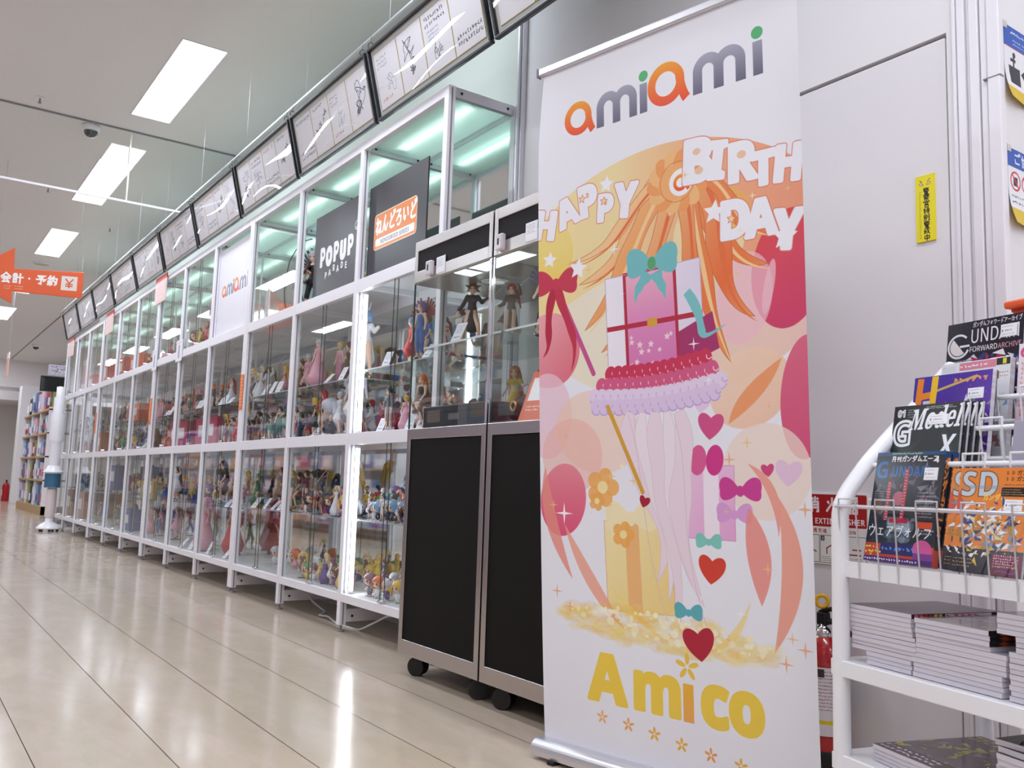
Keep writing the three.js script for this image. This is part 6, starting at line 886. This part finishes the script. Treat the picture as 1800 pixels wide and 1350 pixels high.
// ---------- the far end of the shop ----------
{
  const wood = M.shelfWood;
  // low wooden shelf with boxes past the cases
  const x0 = -17.6, x1 = -14.0, zf = -0.36, zb = -0.75;
  const t = thing('wooden_shelf', 'wooden shelf full of boxes past the far end of the glass cases', 'shelf', [-15.8, 0, -0.55]);
  part(t, 'plinth', bx(x0, x1, 0, 0.16, zb, zf), wood); for (const y of [0.62, 1.06, 1.5, 1.94]) part(t, 'shelf_board', rb(x0, x1, y, y + 0.035, zb, zf, 0.004), wood);
  for (const x of [x0, -16.4, -15.2, x1 - 0.04]) part(t, 'upright', rb(x, x + 0.04, 0, 2.0, zb, zf - 0.01, 0.004), M.white); part(t, 'back_board', bx(x0, x1, 0.1, 2.0, zb - 0.012, zb), M.grey);
  const cs = [['pale lilac', 0xc9c2d6], ['white', 0xe6e3ea], ['dark red', 0x9c2430], ['slate blue', 0x54608c], ['black', 0x252229], ['pale pink', 0xe2b8c0], ['light blue', 0x8fb0d6], ['olive', 0x98a24c]];
  const put = (row, y, n, hs) => { for (let i = 0; i < n; i++) { const w = (x1 - x0 - 0.2) / n, x = x0 + 0.08 + (i + 0.5) * w, [cn, c] = cs[(i * 5 + row * 3) % cs.length], h = hs * rr(0.75, 1), b = thing('boxed_goods', cn + ' box, ' + nthOf(n - 1 - i) + ' from the near end on the ' + ['bottom', 'second', 'third', 'fourth', 'top'][row] + ' board of the wooden shelf', 'box', [x, y, -0.55], 'boxes on the wooden shelf'); part(b, 'carton', rb(x - w * 0.44, x + w * 0.44, y, y + h, zb + 0.03, zf - 0.03 - rr(0, 0.05), 0.004), S(c, 0.5)); part(b, 'label_patch', rb(x - w * 0.3, x + w * 0.3, y + h * 0.2, y + h * 0.6, zf - 0.032, zf - 0.029, 0.001), S(pick([0xf0eef4, 0xd8cede, 0xc04a5a, 0x6a78b0]), 0.5)); } };
  [[0, 0.16, 9, 0.44], [1, 0.655, 11, 0.36], [2, 1.095, 11, 0.36], [3, 1.535, 10, 0.36], [4, 1.975, 8, 0.46]].forEach((q) => put(...q));
  // slim white tower in front of the last bay
  const X = -9.0, Z = 0.16, r = thing('white_tower_stand', 'slim white tiered tower stand at the end of the glass cases', 'display stand', [X, 0, Z]);
  const lt = (n, pts, m) => lpart(r, n, new THREE.LatheGeometry(pts.map(([a, b]) => new THREE.Vector2(a, b)), 24), m);
  lt('foot_ring', [[0, 0.03], [0.15, 0.03], [0.155, 0.05], [0.11, 0.09], [0.05, 0.13], [0.045, 0.2], [0, 0.2]], M.white); lt('lower_column', [[0.045, 0.18], [0.062, 0.2], [0.062, 0.56], [0.05, 0.58], [0, 0.58]], S(0xe4d4d4, 0.4)); lt('flared_collar', [[0, 0.78], [0.125, 0.78], [0.13, 0.80], [0.085, 0.84], [0.075, 0.88], [0, 0.88]], M.white);
  lt('upper_column', [[0.065, 0.87], [0.072, 0.9], [0.072, 1.2], [0.095, 1.22], [0.095, 1.58], [0.072, 1.6], [0.072, 1.8], [0.05, 1.82], [0.05, 1.95], [0, 1.96]], M.white); lpart(r, 'pictured_band', new THREE.CylinderGeometry(0.1, 0.1, 0.19, 24).translate(0, 0.68, 0), S(0x3d6c8c, 0.4));
  for (let i = 0; i < 5; i++) lpart(r, 'caster', new THREE.CylinderGeometry(0.018, 0.018, 0.02, 12).rotateZ(Math.PI / 2).translate(0.11 * Math.cos(i * 1.257), 0.018, 0.11 * Math.sin(i * 1.257)), M.rubber);
  // monitor on a bracket over the shelf
  const m = thing('monitor', 'black flat monitor mounted above the goods at the far end of the aisle', 'monitor', [-13.0, 2.34, -0.27], undefined, 1.5);
  lpart(m, 'screen', rb(-0.2, 0.2, -0.125, 0.125, -0.02, 0.02, 0.008), P(0x0c0b10, 0.12)); lpart(m, 'bezel', merge([rb(-0.21, 0.21, 0.12, 0.135, -0.022, 0.024, 0.004), rb(-0.21, 0.21, -0.135, -0.12, -0.022, 0.024, 0.004), rb(-0.21, -0.195, -0.12, 0.12, -0.022, 0.024, 0.004), rb(0.195, 0.21, -0.12, 0.12, -0.022, 0.024, 0.004)]), M.black); lpart(m, 'mount_arm', tube([[0, 0, -0.02], [0, 0.05, -0.12], [0, -0.3, -0.15]], 0.02, 12, 8), M.grey);
  const ps = thing('poster_board', 'grey poster board with dark scrawl standing over the monitor', 'poster', [-13.1, 2.50, -0.36], undefined, 1.5); lpart(ps, 'board', rb(-0.18, 0.18, 0, 0.2, -0.012, 0, 0.003), S(0xcfc8d6, 0.6)); lpart(ps, 'poster_print', new THREE.PlaneGeometry(0.35, 0.19).translate(0, 0.1, 0.0008), print(256, 144, (g, w, h) => { rect(g, '#cbc4d2', 0, 0, w, h); g.lineWidth = 8; for (let i = 0; i < 9; i++) { g.strokeStyle = pick(['#3a2c40', '#5a4a62', '#8a7a94', '#e8e4ee']); g.beginPath(); g.moveTo(rr(20, 230), rr(10, 130)); g.quadraticCurveTo(rr(20, 230), rr(10, 130), rr(20, 230), rr(10, 130)); g.stroke(); } }));
  // white column, posters and extinguisher on the end wall
  const c = room('column_1', [-20.6, 0, -0.8]); part(c, 'column_face', rb(-20.85, -20.35, 0, 2.9, -1.05, -0.55, 0.01), S(0xece8ea, 0.6)); 
  const pst = (label, z0, z1, y0, y1, col, c2) => { const p = thing('wall_poster', label, 'poster', [-25.99, y0, (z0 + z1) / 2]); part(p, 'poster_sheet', rb(-26.0, -25.985, y0, y1, z0, z1, 0.003), S(col, 0.6)); part(p, 'poster_block', rb(-25.987, -25.983, y0 + (y1 - y0) * 0.25, y0 + (y1 - y0) * 0.6, z0 + 0.05, z1 - 0.05, 0.001), S(c2, 0.6)); };
  pst('dark framed picture high on the far end wall', -0.1, 0.35, 2.0, 2.35, 0x4a4452, 0x8a7f90); pst('blue and red poster on the far end wall', -0.1, 0.4, 1.35, 1.85, 0x2f5fb8, 0xc03a4a); pst('red lettered notice low on the far end wall', -0.15, 0.4, 0.55, 0.78, 0xb8222c, 0xf0e8e8); pst('pale notice in the middle of the far end wall', -0.1, 0.3, 0.95, 1.2, 0xd8d2e4, 0xb04a5a);
  const e = thing('fire_extinguisher', 'distant red fire extinguisher at the foot of the far end wall', 'fire extinguisher', [-22.5, 0, -0.62]); lpart(e, 'body', new THREE.LatheGeometry([[0, 0], [0.09, 0], [0.09, 0.4], [0.05, 0.48], [0.02, 0.5], [0, 0.5]].map(([a, b]) => new THREE.Vector2(a, b)), 20), S(0xb3141c, 0.3)); lpart(e, 'valve', rb(-0.03, 0.06, 0.5, 0.56, -0.02, 0.02, 0.008), M.black); lpart(e, 'label', rb(-0.03, 0.03, 0.15, 0.3, 0.085, 0.093, 0.002), M.card);
}
// ---------- goods across the aisle, which the mirrors and the floor show ----------
{
  const ORD = ['first', 'second', 'third', 'fourth', 'fifth', 'sixth'];
  const cs = [0xc8c2d6, 0xe6e2ea, 0x5a74b4, 0xc8506a, 0x7a5aa0, 0xe0b8c4, 0x343040, 0xd88a4a, 0x8fb4d8];
  for (let k = 0; k < 6; k++) {
    const cx = -14.5 + k * 3.3, z = 3.15 + (k % 2) * 0.1, t = thing('gondola_shelf', 'white shop shelf across the aisle mirrored in the cases, ' + ORD[k] + ' from the far end', 'shelf', [cx, 0, z], 'shelves across the aisle');
    part(t, 'kick_plate', bx(cx - 1.4, cx + 1.4, 0, 0.14, z - 0.38, z + 0.38), S(0x5c4638, 0.5)); part(t, 'back_panel', bx(cx - 1.4, cx + 1.4, 0.14, 1.75, z - 0.012, z + 0.012), M.white); for (const x of [cx - 1.41, cx + 1.39]) part(t, 'end_panel', rb(x, x + 0.02, 0, 1.78, z - 0.2, z + 0.2, 0.004), M.white);
    for (const y of [0.14, 0.56, 0.96, 1.34]) part(t, 'shelf_board', rb(cx - 1.39, cx + 1.39, y, y + 0.025, z - 0.38, z + 0.38, 0.004), y > 1 ? M.white : S(0xb7966f, 0.5));
    for (const [j, y] of [0.165, 0.585, 0.985, 1.365].entries()) for (let i = 0; i < 6; i++) { const x = cx - 1.15 + i * 0.46, h = rr(0.2, 0.32), b = thing('boxed_goods', 'goods box ' + nthOf(i) + ' on the ' + ORD[j] + ' level, ' + ORD[k] + ' aisle shelf from the far end', 'box', [x, y, z - 0.2], 'boxes on the shelves across the aisle'); part(b, 'carton', bx(x - 0.2, x + 0.2, y, y + h, z - 0.34, z - 0.06), S(pick(cs), 0.5)); part(b, 'label_patch', bx(x - 0.13, x + 0.13, y + h * 0.2, y + h * 0.65, z - 0.343, z - 0.34), S(pick([0xf0eef4, 0xd8cede, 0xf2d6c0]), 0.5)); }
  }
}
renderer.render(scene, camera);
